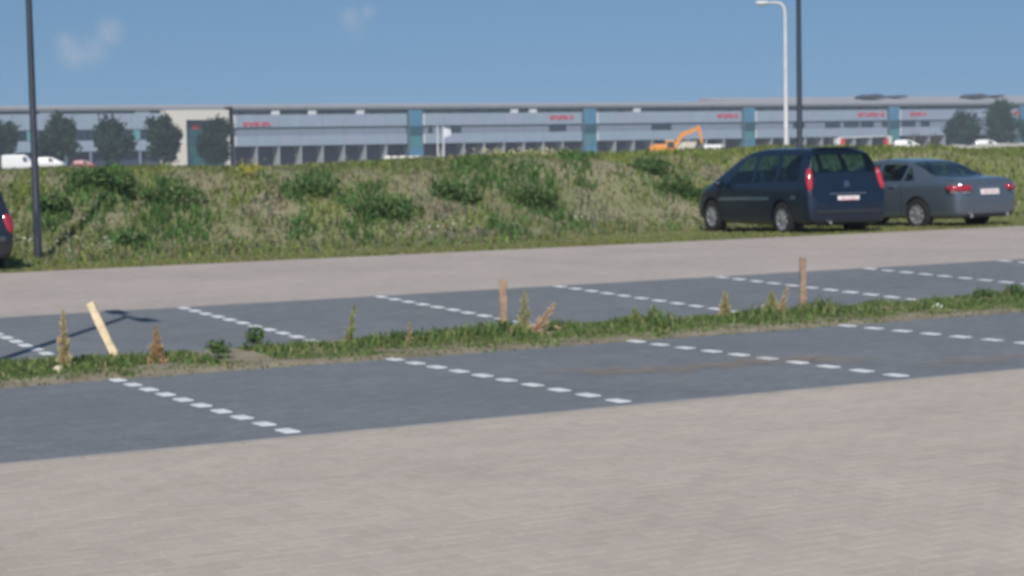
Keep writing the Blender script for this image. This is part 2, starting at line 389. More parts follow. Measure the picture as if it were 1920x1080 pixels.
# ------------------------------------------------------------------ grass and weeds
def blades(name, pts, parent=None):
    """pts: list of (x, y, z, height, width, lean, rgb); every blade is a bent two-quad leaf"""
    n = len(pts); P = np.array([p[:6] for p in pts]); C = np.array([p[6] for p in pts])
    ang = nrs.uniform(0, 2*np.pi, n); la = nrs.uniform(0, 2*np.pi, n)
    dx, dy = np.cos(ang)*P[:, 4]/2, np.sin(ang)*P[:, 4]/2
    lx, ly = np.cos(la)*P[:, 5]*P[:, 3], np.sin(la)*P[:, 5]*P[:, 3]
    V = np.zeros((n, 5, 3)); b = P[:, :3]
    V[:, 0] = b+np.stack([-dx, -dy, 0*dx-.01], 1); V[:, 1] = b+np.stack([dx, dy, 0*dx-.01], 1)
    mid = b+np.stack([lx*.35, ly*.35, P[:, 3]*.6], 1)
    V[:, 2] = mid+np.stack([dx*.85, dy*.85, 0*dx], 1); V[:, 3] = mid-np.stack([dx*.85, dy*.85, 0*dx], 1)
    V[:, 4] = b+np.stack([lx, ly, P[:, 3]*(1-.3*np.minimum(1, P[:, 5]))], 1)
    i = np.arange(n)*5
    me = bpy.data.meshes.new(name)
    faces = np.concatenate([np.stack([i, i+1, i+2, i+3], 1).tolist(), ]).tolist()+np.stack([i+3, i+2, i+4], 1).tolist()
    me.from_pydata(V.reshape(-1, 3).tolist(), [], faces); me.materials.append(M_grass)
    at = me.attributes.new('tint', 'FLOAT_COLOR', 'POINT')
    cc = np.ones((n, 5, 4)); cc[:, :, :3] = C[:, None, :]; at.data.foreach_set('color', cc.reshape(-1))
    me.update(); return link(name, me, parent)
GREEN = (.10, .195, .06); OLIVE = (.18, .225, .08); STRAW = (.31, .265, .175); SAGE = (.20, .22, .145); LIME = (.25, .295, .09); YEL = (.30, .27, .04)
def jit(c, a=.22):
    k = rnd.uniform(1-a, 1+a); return tuple(max(0, x*k*rnd.uniform(.9, 1.1)) for x in c)
def berm_hit(px, py):
    q = ray(px, py); t = 27/q.y
    for _ in range(400):
        P = CAM+q*t
        if P.z < berm(P.x, P.y): return P
        t += .06/q.y
    return P
PATCH = []
for kind, lst in (('g', ((175, 345, 60, 40), (300, 368, 60, 28), (335, 428, 58, 24), (240, 452, 36, 14), (95, 420, 30, 35), (585, 350, 40, 42), (700, 388, 62, 30), (568, 432, 36, 32), (682, 436, 36, 24), (845, 358, 48, 36),
                       (930, 335, 62, 32), (985, 372, 44, 40), (1010, 335, 48, 28), (935, 432, 46, 20), (1060, 420, 30, 20), (1220, 312, 40, 36), (1275, 345, 48, 34), (520, 305, 22, 16), (640, 300, 30, 16), (1085, 300, 30, 14), (30, 300, 30, 20), (205, 395, 30, 25))),
                  ('y', ((462, 332, 22, 14), (440, 300, 26, 16), (1245, 290, 30, 20), (340, 310, 30, 14), (60, 360, 30, 40), (600, 405, 30, 26), (905, 415, 30, 20), (860, 425, 24, 20), (1700, 285, 60, 14), (1780, 283, 60, 14), (1870, 285, 50, 18), (1900, 320, 30, 30), (1905, 380, 25, 30), (1660, 290, 30, 12), (1330, 360, 30, 26), (700, 310, 40, 12), (560, 300, 30, 14), (290, 330, 30, 14))),
                  ('t', ((400, 352, 48, 20), (440, 432, 66, 22), (370, 322, 34, 12), (525, 440, 36, 18), (545, 395, 26, 20), (640, 410, 44, 18), (785, 345, 36, 50), (805, 302, 34, 12), (735, 360, 26, 20), (1130, 312, 48, 18), (1200, 402, 62, 24), (1150, 368, 44, 16), (1225, 335, 36, 24), (985, 402, 56, 12),
                        (1295, 405, 38, 22), (100, 335, 40, 16), (130, 378, 24, 18), (20, 330, 30, 18), (900, 400, 24, 12), (1065, 375, 20, 18), (660, 330, 30, 12), (1320, 300, 30, 14), (225, 415, 24, 12), (560, 320, 22, 14))),
                  ('s', ((490, 390, 46, 22), (1110, 395, 36, 24), (830, 395, 40, 18), (1340, 330, 40, 30), (260, 310, 40, 14), (880, 440, 40, 12)))):
    for (px, py, rx, ry) in lst:
        c = berm_hit(px, py); a = berm_hit(px+rx, py); b = berm_hit(px, py-ry)
        k_ = .66 if kind == 't' else 1.08; PATCH.append((kind, c.x, c.y, max(.25, (a-c).length*.95*k_), max(.25, min(1.6, (b-c).length)*k_)))
def patch_at(x, y):
    best = None; bd = 1.
    wx = x+.35*mnoise.noise(Vector((x*1.3, y*1.3, 5))); wy = y+.35*mnoise.noise(Vector((x*1.3, y*1.3, 15)))
    for k, cx, cy, rx, ry in PATCH:
        u = (wx-cx)*.88-(wy-cy)*.47; v = (wx-cx)*.47+(wy-cy)*.88
        d = (u/rx)**2+(v/ry)**2
        if d < bd: bd = d; best = k
    return best, bd
def berm_cover():
    pts = []; ver = []
    for _ in range(150000):
        x = rnd.uniform(2, 58); y = rnd.uniform(27.75, 41)
        if not (y*.16 < x < y*1.12+3): continue
        z = berm(x, y); f = foot(x)
        if y < f-.25+.3*mnoise.noise(Vector((x*.8, 0, 4))):
            g = jit(LIME if rnd.random() < .55 else (STRAW if rnd.random() < .6 else OLIVE))
            edge = sstep(V4, V4+.5, y); ver.append((x, y, z-.005, rnd.uniform(.04, .10)*(.35+.65*edge), .016, rnd.uniform(.2, 1.1), g)); continue
        k, d = patch_at(x, y); nz = mnoise.noise(Vector((x*.55, y*.8, 1)))+.6*mnoise.noise(Vector((x*1.7, y*1.9, 7)))
        if k is None: k = 'o' if nz > -.42 else 't'
        if k == 't' and rnd.random() < .22: continue
        hmul = 1
        if k == 'g': c = jit(GREEN if rnd.random() < .8 else OLIVE, .35); hmul = 1.5
        elif k == 'y': c = jit(LIME if rnd.random() < .7 else OLIVE, .3); hmul = 1.2
        elif k == 't': c = jit(rnd.choice((STRAW, STRAW, STRAW, OLIVE, OLIVE, SAGE, LIME)), .25); hmul = rnd.choice((.45, .6, .7))
        elif k == 's': c = jit(SAGE if rnd.random() < .75 else STRAW, .25)
        else: c = jit(rnd.choice((OLIVE, OLIVE, OLIVE, LIME, LIME, GREEN, SAGE, STRAW)), .25)
        h = rnd.uniform(.07, .22)*hmul
        if y > 35: h *= .8
        pts.append((x, y, z-.01, h, rnd.uniform(.02, .05), rnd.uniform(.2, 1.0), c))
    for _ in range(26000):                                # dense short grass along the road
        x = rnd.uniform(2, 40); y = V4+abs(rnd.gauss(0, .9))+.02
        if not (y*.16 < x < y*1.12+3) or y > foot(x): continue
        g = jit(LIME if rnd.random() < .6 else (STRAW if rnd.random() < .55 else OLIVE))
        ver.append((x, y, berm(x, y)-.005, rnd.uniform(.03, .08), .018, rnd.uniform(.2, 1.1), g))
    tag(blades('weeds', pts), 'patchy wild weeds and dry grass covering the embankment', 'weeds', kind='stuff')
    tag(blades('verge_grass', ver), 'short yellowish green grass along the far edge of the driveway', 'grass', kind='stuff')
berm_cover()
def flowers(name, label, spots, n, color, hz):
    mb = MB()
    for _ in range(n):
        c = rnd.choice(spots); p = berm_hit(c[0]+rnd.gauss(0, c[2]), c[1]+rnd.gauss(0, c[3])); x, y = p.x, p.y
        z = berm(x, y)+rnd.uniform(*hz); s = rnd.uniform(.014, .034); a = rnd.uniform(0, 6)
        mb.add([(x+s*math.cos(a+k*1.57), y+s*math.sin(a+k*1.57), z+rnd.uniform(-.3, .3)*s) for k in range(4)]+[(x, y, z+s*.6)], [(0, 1, 4), (1, 2, 4), (2, 3, 4), (3, 0, 4)])
    return tag(mb.build(name, color), label, 'flowers', kind='stuff')
flowers('white_flowers', 'tiny white flowers in the weeds at the foot of the embankment', [(120, 470, 40, 8), (220, 470, 60, 6), (55, 468, 12, 4), (1095, 425, 20, 5), (855, 438, 12, 4), (780, 440, 30, 6)], 60, mat('white_petals', (.62, .62, .52), .8), (.1, .25))
flowers('pale_flowers', 'pale yellow flower heads along the crest of the embankment', [(920, 297, 30, 2), (980, 296, 30, 2), (1030, 296, 20, 2), (600, 300, 40, 3), (160, 303, 20, 3)], 260, mat('pale_petals', (.56, .52, .30), .8), (.08, .22))
flowers('yellow_flowers', 'bright yellow blossom in the weeds right of the entrance portal', [(470, 338, 12, 6)], 110, mat('yellow_petals', (.36, .31, .04), .8), (.12, .3))

def leaf_clump(name, parent, c, rad, n, size, cols, up=.2, m=None, flat=1.0):
    """leaf quads in lumps inside an ellipsoid (local coordinates)"""
    lumps = [(Vector((rnd.gauss(0, .45), rnd.gauss(0, .45), rnd.uniform(-.7, .8)))) for _ in range(max(5, n//90))]
    V = []; F = []; C = []
    for i in range(n):
        L = lumps[i % len(lumps)]
        p = L+Vector((rnd.gauss(0, .3), rnd.gauss(0, .3), rnd.gauss(0, .28)))
        if p.length > 1.15: p *= 1.1/p.length
        p = Vector((c[0]+p.x*rad[0], c[1]+p.y*rad[1], c[2]+p.z*rad[2]))
        nrm = Vector((rnd.gauss(0, 1), rnd.gauss(0, 1), rnd.gauss(up, 1))).normalized()
        a = nrm.orthogonal().normalized(); b = nrm.cross(a); t = rnd.uniform(0, 6.28)
        a, b = a*math.cos(t)+b*math.sin(t), b*math.cos(t)-a*math.sin(t)
        s = size*rnd.uniform(.6, 1.3); o = len(V)
        V += [p-a*s, p-b*s*.5, p+a*s, p+b*s*.5]; F.append((o, o+1, o+2, o+3)); cc = jit(rnd.choice(cols), .25); C += [cc]*4
    me = bpy.data.meshes.new(name); me.from_pydata([v[:] for v in V], [], F); me.materials.append(m or M_grass)
    at = me.attributes.new('tint', 'FLOAT_COLOR', 'POINT'); at.data.foreach_set('color', [q for cc in C for q in (*cc, 1)]); me.update()
    return link(name, me, parent)
GD = [(.095, .175, .06), (.115, .19, .065), (.08, .15, .06), (.14, .195, .07)]
for px, py, w, h, lab in ((180, 352, .62, .34, 'dark green weed bush high on the slope right of the left lamp post'), (300, 380, .72, .3, 'broad dark green weed bush under the entrance portal'),
                          (240, 458, .34, .2, 'small dark weed bush at the foot of the slope, lower left'), (588, 368, .5, .42, 'upright green weed bush in the middle of the slope left of centre'),
                          (715, 400, .7, .3, 'long dark green weed bush beside the bare sandy gully'), (850, 372, .5, .32, 'green weed bush just right of the bare sandy gully'),
                          (985, 378, .55, .36, 'green weed bush on the slope behind the upright middle stake'), (1280, 362, .55, .36, 'bright green weed bush left of the dark people carrier'),
                          (95, 400, .3, .34, 'narrow dark weed bush directly beside the left lamp post'), (1220, 318, .45, .22, 'low green weed bush on the crest below the excavator')):
    p = berm_hit(px, py)
    h *= .72; o = leaf_clump('weed_bush', None, (0, 0, h*.5), (w*1.1, w*.7, h), 900, .05, GD); o.location = (p.x, p.y, berm(p.x, p.y)-.05); o.rotation_euler = (0, 0, math.radians(-28))
    tag(o, lab, 'weed bush', 'weed bushes on the embankment')

# ------------------------------------------------------------------ planting strip
def strip_cover():
    pts = []
    for _ in range(60000):
        x = rnd.uniform(1.5, 26); y = rnd.uniform(V2-.06, V2B+.05)
        nz = mnoise.noise(Vector((x*1.1, y*2, 2)))+.5*mnoise.noise(Vector((x*3.1, y*4, 8)))
        bare = 1.0 if abs(x-5.75) < .28 and y > 15.7 else 0
        if y < V2+.16+.16*mnoise.noise(Vector((x*2.3, 0, 31))) and rnd.random() < .75: continue
        if nz < -.42+bare or (rnd.random() < .3 and nz < -.1): continue
        mid = max(.25, 1-abs(y-16.2)/.85)
        tall = .7+2.2*max(0, mnoise.noise(Vector((x*1.7, y*1.3, 21))))
        h = rnd.uniform(.03, .14)*mid*tall*(1.1+.7*nz)
        c = jit(rnd.choice([(.12, .205, .06), (.15, .225, .068), (.21, .26, .09), (.10, .175, .055), (.29, .29, .15)]), .3)
        pts.append((x, y, soil_z(x, y)-.004, h, rnd.uniform(.010, .026), rnd.uniform(.15, .9), c))
    tag(blades('strip_grass', pts), 'low green weeds and grass filling the strip between the bays', 'grass', kind='stuff')
strip_cover()
def stake(px, py, Y, hpx, lean, m, label, w=.055, thick=.055):
    p = on_y(px, py, Y); base = Vector((p.x, Y, gz(Y)-.02)); L = hpx
    t = thing('wooden_stake', label, 'stake', base, 0, 'wooden stakes in the planting strip')
    bm = bmesh.new(); bmesh.ops.create_cube(bm, size=1)
    bmesh.ops.subdivide_edges(bm, edges=[e for e in bm.edges if abs(e.verts[0].co.z-e.verts[1].co.z) > .5], cuts=5)
    for v in bm.verts:
        v.co = Vector((v.co.x*w, v.co.y*thick, (v.co.z+.5)*L)); v.co += Vector((rnd.uniform(-.003, .003), rnd.uniform(-.003, .003), 0))
    bmesh.ops.bevel(bm, geom=[e for e in bm.edges], offset=.005, segments=1, affect='EDGES')
    me = bpy.data.meshes.new('shaft'); bm.to_mesh(me); bm.free(); me.materials.append(m)
    o = link('shaft', me, t); t.rotation_euler = (0, lean, math.radians(-28)); return t
stake(945, 620, 16.83, .545, 0, M_wood, 'upright square brown wooden stake in the middle of the strip', .075, .06)
stake(1506, 579, 16.95, .60, 0, M_wood, 'upright brown wooden stake towards the right end of the strip', .07, .06)
stake(222, 676, 16.75, .59, math.radians(-24), M_wood_pale, 'pale new wooden stake leaning left at the left end of the strip', .07, .06)
def spire(px, py, Y, h, r, lean, cols, label, n=420, stem=(.2, .14, .08), leaf=.024, hollow=False):
    p = on_y(px, py, Y)
    t = thing('young_shrub', label, 'shrub', (p.x, Y, gz(Y)-.01), math.radians(-28), 'young shrubs in the planting strip'); t.rotation_euler = (0, lean, math.radians(-28))
    MB().tube([(0, 0, 0), (.004, 0, h*.5), (0, .004, h)], [.008, .006, .002], 6).build('stem', mat('stem_%d' % int(stem[0]*100), stem, .9, .2, 20), t)
    V = []; F = []; C = []
    for i in range(n):
        f = rnd.random()**1.25; z = h*(.08+.9*f); rr = r*(1-f*.92)*math.sqrt(rnd.random())*(.8+.4*math.sin(f*17+i % 3))
        a = rnd.uniform(0, 6.28); q = Vector((rr*math.cos(a), rr*math.sin(a), z))
        d = Vector((math.cos(a)*.6, math.sin(a)*.6, rnd.uniform(.5, 1.4))).normalized(); s = d.cross(Vector((rnd.gauss(0, 1), rnd.gauss(0, 1), rnd.gauss(0, 1)))).normalized()
        L = leaf*rnd.uniform(.8, 2.0)*(1-.6*f); o = len(V); V += [q-s*L*.22, q+d*L*.5-s*L*.3, q+d*L*1.2, q+d*L*.5+s*L*.3]; F.append((o, o+1, o+2, o+3)); C += [jit(rnd.choice(cols), .25)]*4
    me = bpy.data.meshes.new('foliage'); me.from_pydata([v[:] for v in V], [], F); me.materials.append(M_grass)
    at = me.attributes.new('tint', 'FLOAT_COLOR', 'POINT'); at.data.foreach_set('color', [q for cc in C for q in (*cc, 1)]); me.update(); link('foliage', me, t)
DRY = [(.62, .52, .29), (.56, .48, .26), (.66, .56, .36)]; RUST = [(.62, .40, .25), (.66, .46, .29), (.56, .36, .22), (.6, .48, .27)]
PINK = [(.70, .52, .38), (.74, .58, .44), (.64, .46, .33)]; YG = [(.50, .48, .25), (.44, .44, .21), (.55, .51, .31)]; LG = [(.36, .40, .15), (.44, .45, .21), (.29, .35, .12)]
spire(120, 698, 16.25, .54, .056, .02, DRY, 'tall thin dried yellow shrub left of the leaning pale stake', 900)
spire(293, 690, 16.05, .37, .08, .03, RUST, 'rust-brown dried cone-shaped shrub right of the leaning pale stake', 900)
spire(983, 632, 16.3, .48, .095, .02, YG, 'yellow-green pointed shrub just right of the upright middle stake', 800)
spire(995, 633, 16.25, .42, .075, .62, PINK, 'dead pinkish shrub tilted right beside the upright middle stake', 800)
spire(1360, 596, 16.6, .30, .075, .0, DRY+YG, 'small pale straw-coloured shrub standing left of the right stake', 800)
spire(1447, 596, 16.5, .29, .11, .0, YG, 'stubby yellow shrub nearest to the right stake', 1100)
spire(1460, 594, 16.5, .36, .05, .3, DRY+PINK, 'thin pale dry shrub leaning towards the right stake', 320)
spire(650, 652, 16.4, .43, .06, .2, LG, 'slender light green shrub leaning right, between the left shrubs and the middle stake', 320)
spire(768, 660, 16.0, .26, .035, .02, LG+PINK, 'small pale-tipped shrub left of the upright middle stake', 160)
spire(1195, 612, 16.45, .21, .085, -.15, LG, 'left shoot of the light green pair in the middle right of the strip', 360)
spire(1222, 610, 16.45, .23, .085, .12, LG, 'right shoot of the light green pair in the middle right of the strip', 360)
for (px, py, Y, h, r, lab) in ((410, 690, 16.1, .17, .12, 'dark leafy weed left of the gap in the strip'), (480, 672, 16.5, .20, .11, 'taller dark leafy weed below the second bay line'),
                               (1845, 580, 16.4, .16, .12, 'dark green weed at the right end of the strip'), (1900, 572, 16.5, .15, .14, 'rightmost green weed in the strip')):
    p = on_y(px, py, Y); o = thing('leafy_weed', lab, 'weed', (p.x, Y, gz(Y)+.02), 0, 'leafy weeds in the planting strip'); leaf_clump('foliage', o, (0, 0, h*.5), (r, r, h*.55), 260, .022, GD)
    MB().tube([(0, 0, -.03), (.004, 0, h*.5), (0, .004, h*.9)], [.006, .005, .002], 6).build('stem', mat('stem_20', (.2, .14, .08), .9, .2, 20), o)
def stone(px, py, Y, s, m, label):
    p = on_y(px, py, Y); bm = bmesh.new(); bmesh.ops.create_icosphere(bm, subdivisions=2, radius=1)
    for v in bm.verts: v.co *= 1+.25*mnoise.noise(v.co*1.7+Vector((px, 0, 0))); v.co = Vector((v.co.x*s[0], v.co.y*s[1], v.co.z*s[2]+s[2]*.6))
    me = bpy.data.meshes.new('stone'); bm.to_mesh(me); bm.free(); me.materials.append(m); o = link('stone', me); o.location = (p.x, Y, gz(Y)+.01); tag(o, label, 'stone', 'stones in the planting strip')
M_stone = mat('pale_stone', (.58, .50, .40), .9, .15, 30, bump=.3); M_stone2 = mat('sandy_stone', (.60, .42, .30), .9, .15, 30, bump=.3)
stone(110, 699, 15.95, (.05, .045, .045), M_stone, 'pale round stone at the foot of the tall thin dried shrub')
stone(1043, 620, 16.5, (.05, .05, .035), M_stone2, 'sandy stone right of the tilted dead shrub'); stone(1026, 632, 16.2, (.035, .03, .025), M_stone2, 'smaller sandy stone in the weeds below the tilted dead shrub')
stone(1705, 585, 16.1, (.10, .06, .03), mat('clod', (.34, .25, .16), .95, .2, 20, bump=.4), 'flat brown clod of earth left of the white litter')
def litter():
    p = on_y(1758, 583, 15.95); mb = MB(); n = 14
    V = [(.11*(i/n-.5), .07*(j/n-.5), .035+.03*mnoise.noise(Vector((i*.5, j*.5, 3)))+.02*mnoise.noise(Vector((i*1.3, j*1.3, 1)))-.0006*((i-7)**2+(j-7)**2)) for j in range(n+1) for i in range(n+1)]
    F = [(j*(n+1)+i, j*(n+1)+i+1, (j+1)*(n+1)+i+1, (j+1)*(n+1)+i) for j in range(n) for i in range(n)]
    o = mb.add(V, F).build('crumpled_litter', mat('litter_plastic', (.75, .78, .72), .5)); o.location = (p.x, 15.95, gz(15.95)+.015); o.scale = (1.7, 1.5, 1.5)
    tag(o, 'crumpled white litter lying in the weeds at the right end of the strip', 'litter')
litter()

# ------------------------------------------------------------------ cars
def crom(P, t):
    i = min(max(int(math.floor(t)), 0), len(P)-2); f = t-i
    p0, p1, p2, p3 = P[max(i-1, 0)], P[i], P[i+1], P[min(i+2, len(P)-1)]
    return tuple(.5*((2*b)+(c-a)*f+(2*a-5*b+4*c-d)*f*f+(3*b-a-3*c+d)*f**3) for a, b, c, d in zip(p0, p1, p2, p3))
class CarShape:
    """st rows: x, bottom, top, belt, half width, half width at the roof edge"""
    def __init__(s, st):
        s.st = st; s.x = [r[0] for r in st]
    def row(s, x):
        st = s.st
        if x <= st[0][0]: return st[0][1:]
        for i in range(len(st)-1):
            if x <= st[i+1][0]:
                f = (x-st[i][0])/(st[i+1][0]-st[i][0]); 
                a, b = st[i], st[i+1]
                pa = st[i-1] if i else a; pb = st[i+2] if i+2 < len(st) else b
                out = []
                for k in range(1, 6):       # monotone cubic
                    h = b[0]-a[0]; d = (b[k]-a[k])/h
                    d0 = (a[k]-pa[k])/(a[0]-pa[0]) if i else d; d1 = (pb[k]-b[k])/(pb[0]-b[0]) if i+2 < len(st) else d
                    m0 = 0 if d0*d <= 0 else 2*d0*d/(d0+d); m1 = 0 if d1*d <= 0 else 2*d1*d/(d1+d)
                    t = f; out.append((2*t**3-3*t*t+1)*a[k]+(t**3-2*t*t+t)*h*m0+(-2*t**3+3*t*t)*b[k]+(t**3-t*t)*h*m1)
                return out
        return st[-1][1:]
    def pt(s, x, t):
        zb, zt, zl, hw, hr = s.row(x); g = zt-zl
        ring = [(hw*.80, zb), (hw*.95, zb+.05), (hw*.995, zb+(zl-zb)*.35), (hw, zb+(zl-zb)*.65), (hw*.975, zl), (hw*.975+(hr-hw*.975)*.5, zl+g*.45), (hr, zl+g*.88), (hr*.86, zl+g*.965), (hr*.5, zl+g*.995), (0, zt)]
        y, z = crom(ring, t); return Vector((x, y, z))
    def nrm(s, x, t):
        e = .01; a = s.pt(x+e, t)-s.pt(x-e, t); b = s.pt(x, min(9, t+e))-s.pt(x, max(0, t-e)); n = a.cross(b)
        return n.normalized() if n.length > 1e-9 else Vector((0, 0, 1))
    def body(s, nx=70, nt=36):
        xs = set(s.x)
        for a, b in zip(s.x[:-1], s.x[1:]):
            k = max(2, int(nx*(b-a)/(s.x[-1]-s.x[0]))); xs |= {a+(b-a)*i/k for i in range(k)}
        xs = sorted(xs); V = []; F = []
        ts = [9*i/nt for i in range(nt+1)]
        for x in xs:
            R = [s.pt(x, t) for t in ts]; R = R+[Vector((p.x, -p.y, p.z)) for p in R[-2::-1]]
            V += R
        n = 2*nt+1
        for i in range(len(xs)-1):
            for j in range(n): F.append((i*n+j, (i+1)*n+j, (i+1)*n+(j+1) % n, i*n+(j+1) % n))
        F.append(tuple(range(n))); F.append(tuple((len(xs)-1)*n+j for j in range(n))[::-1])
        return V, F
    def patch(s, corners, off=.007, n=8, sides=(1, -1)):
        """corners (x, t): rear-low, front-low, front-high, rear-high"""
        mb = MB(); (a, b, c, d) = corners
        for sd in sides:
            V = []
            for j in range(n+1):
                for i in range(n+1):
                    u, v = i/n, j/n
                    x = (a[0]*(1-u)+b[0]*u)*(1-v)+(d[0]*(1-u)+c[0]*u)*v; t = (a[1]*(1-u)+b[1]*u)*(1-v)+(d[1]*(1-u)+c[1]*u)*v
                    p = s.pt(x, t); m = s.nrm(x, t)
                    if m.y < 0 and abs(m.y) > .3 or (m.z < 0 and abs(m.y) <= .3): m = -m
                    p = p+m*off; V.append((p.x, p.y*sd, p.z))
            F = [(j*(n+1)+i, j*(n+1)+i+1, (j+1)*(n+1)+i+1, (j+1)*(n+1)+i) for j in range(n) for i in range(n)]
            mb.add(V, F)
        return mb
MPV = CarShape([(-1.03, .40, .70, .62, .76, .70), (-1.00, .30, .80, .72, .85, .78), (-.955, .27, .95, .86, .90, .83), (-.90, .26, 1.14, .98, .92, .82), (-.82, .26, 1.42, 1.02, .928, .765), (-.72, .26, 1.64, 1.03, .93, .70), (-.52, .26, 1.735, 1.03, .93, .665), (0, .21, 1.765, 1.02, .93, .655), (.9, .21, 1.765, 1.0, .93, .655),
                (1.45, .21, 1.725, .99, .93, .66), (1.95, .21, 1.58, .97, .93, .685), (2.45, .21, 1.33, .95, .93, .74), (2.9, .21, 1.08, .91, .925, .80), (3.25, .25, .95, .82, .90, .78), (3.52, .26, .80, .68, .82, .70), (3.68, .30, .62, .52, .68, .58)])
SEDAN = CarShape([(-1.13, .40, .70, .62, .62, .56), (-1.11, .32, .84, .75, .73, .67), (-1.06, .28, .96, .85, .82, .74), (-.98, .26, 1.03, .91, .875, .74), (-.80, .24, 1.065, .94, .915, .73), (-.42, .23, 1.085, .95, .925, .72), (-.15, .22, 1.17, .95, .925, .69), (.25, .22, 1.345, .95, .925, .64), (.65, .22, 1.435, .95, .925, .61), (1.15, .22, 1.46, .94, .925, .605),
                  (1.6, .22, 1.43, .93, .925, .615), (2.05, .22, 1.28, .92, .925, .65), (2.5, .22, 1.04, .90, .92, .73), (2.95, .22, .96, .86, .91, .76), (3.35, .23, .88, .77, .87, .74), (3.6, .26, .74, .62, .78, .66), (3.73, .32, .56, .48, .62, .54)])
def emblem_mb(kind, x, z, s):
    mb = MB()
    if kind == 'chevrons':
        for k in range(2):
            zz = z+(k-.5)*s*.5; mb.add([(x, -s*.5, zz-s*.25), (x, 0, zz+s*.2), (x, s*.5, zz-s*.25), (x, s*.5, zz-s*.02), (x, 0, zz+s*.45), (x, -s*.5, zz-s*.02)]+[(x-.012, -s*.5, zz-s*.25), (x-.012, 0, zz+s*.2), (x-.012, s*.5, zz-s*.25), (x-.012, s*.5, zz-s*.02), (x-.012, 0, zz+s*.45), (x-.012, -s*.5, zz-s*.02)],
                       [(6, 7, 10, 11), (7, 8, 9, 10), (0, 5, 11, 6), (5, 4, 10, 11), (4, 3, 9, 10), (3, 2, 8, 9), (2, 1, 7, 8), (1, 0, 6, 7)])
    else:
        n = 20; V = []; F = []
        for k in range(n):
            t = 2*math.pi*k/n
            for r, xx in ((s*.5, x), (s*.5, x-.014), (s*.4, x-.014), (s*.4, x)): V.append((xx, r*math.cos(t), z+r*math.sin(t)))
        for k in range(n):
            for j in range(4): F.append((k*4+j, ((k+1) % n)*4+j, ((k+1) % n)*4+(j+1) % 4, k*4+(j+1) % 4))
        mb.add(V, F)
        for k in range(3):
            t = math.pi/2+k*2*math.pi/3; mb.tube([(x-.008, 0, z), (x-.008, s*.45*math.cos(t), z+s*.45*math.sin(t))], [s*.07, s*.02], 5)
    return mb
def wheel(parent, x, y, r, side, m_rim, w=.21, spokes=7):
    t = MB(); hw = w/2
    prof = [(r*.62, -hw*.9), (r*.82, -hw), (r*.95, -hw*.92), (r, -hw*.6), (r, hw*.6), (r*.95, hw*.92), (r*.82, hw), (r*.62, hw*.9)]
    o = link('wheel', None, parent); o.location = (x, y, r)
    t.lathe_y(prof, 32).build('tyre', M_rubber, o, True)
    d = MB(); f = side*hw*.80
    d.lathe_y([(r*.66, side*hw*.9), (r*.60, f), (r*.58, f-side*.05), (.0, f-side*.05)], 32)
    d.lathe_y([(r*.20, f-side*.05), (r*.17, f+side*.005), (0, f+side*.01)], 16)
    for k in range(spokes):
        a = 2*math.pi*k/spokes
        ca, sa = math.cos(a), math.sin(a); q = lambda rr, ww, yy: (rr*ca-ww*sa, yy, rr*sa+ww*ca)
        d.add([q(r*.1, -.03, f-side*.005), q(r*.61, -.022, f), q(r*.61, .022, f), q(r*.1, .03, f-side*.005), q(r*.1, -.03, f-side*.05), q(r*.61, -.022, f-side*.05), q(r*.61, .022, f-side*.05), q(r*.1, .03, f-side*.05)],
              [(0, 1, 2, 3), (0, 4, 5, 1), (3, 2, 6, 7)])
    d.build('rim', m_rim, o, True)
def cut_arches(o, spots, r):
    for (x, y) in spots:
        cb = MB(); s = 1 if y > 0 else -1; n = 36
        V = [(x+r*math.cos(2*math.pi*k/n), y-s*.26 if j == 0 else y+s*.4, r*.89+r*math.sin(2*math.pi*k/n)) for j in range(2) for k in range(n)]
        F = [tuple(range(n)), tuple(range(2*n-1, n-1, -1))]+[(k, n+k, n+(k+1) % n, (k+1) % n) for k in range(n)]
        cb.add(V, F); c = cb.build('cutter', M_black, o.parent)
        bm = bmesh.new(); bm.from_mesh(c.data); bmesh.ops.recalc_face_normals(bm, faces=bm.faces); bm.to_mesh(c.data); bm.free()
        md = o.modifiers.new('arch', 'BOOLEAN'); md.operation = 'DIFFERENCE'; md.solver = 'EXACT'; md.object = c
        bpy.context.view_layer.update()
        me = bpy.data.meshes.new_from_object(o.evaluated_get(bpy.context.evaluated_depsgraph_get()))
        o.modifiers.clear(); o.data = me; bpy.data.objects.remove(c)
    o.data.polygons.foreach_set('use_smooth', [True]*len(o.data.polygons))
    try: o.data.set_sharp_from_angle(angle=math.radians(38))
    except Exception: pass
def plate(parent, x, y, z, w=.50, h=.11, tilt=0):
    o = MB().box((-.008, -w/2, -h/2), (.008, w/2, h/2), .004).build('number_plate', M_plate, parent); o.location = (x, y, z); o.rotation_euler = (0, tilt, 0)
    g = MB(); u = -w*.42                     # worn red characters, not legible in the photograph
    for k in range(7):
        ww = w*.075
        if k in (1, 4): u += w*.04
        g.box((-.0105, u, -h*.28), (-.0085, u+ww*.3, h*.28)); g.box((-.0105, u+ww*.3, h*.1 if k % 2 else -h*.28), (-.0085, u+ww, h*.28 if k % 2 else -h*.1)); u += ww*1.4
    g.build('plate_characters', M_plate_red, o)
def make_car(name, label, cat, shape, paint, loc, rz, wb, wr, track, m_rim, detail, group=None, cut=True):
    t = thing(name, label, cat, loc, rz, group)
    V, F = shape.body(70 if cut else 24, 36 if cut else 14); b = MB().add(V, F).build('body', paint, t, True)
    bm = bmesh.new(); bm.from_mesh(b.data); bmesh.ops.recalc_face_normals(bm, faces=bm.faces); bm.to_mesh(b.data); bm.free()
    ys = track/2
    if cut: cut_arches(b, [(0, .93), (0, -.93), (wb, .93), (wb, -.93)], wr*1.13)
    for x in (0, wb):
        for s in (1, -1): wheel(t, x, s*(ys+.02), wr, s, m_rim)
    detail(t, shape, b); return t
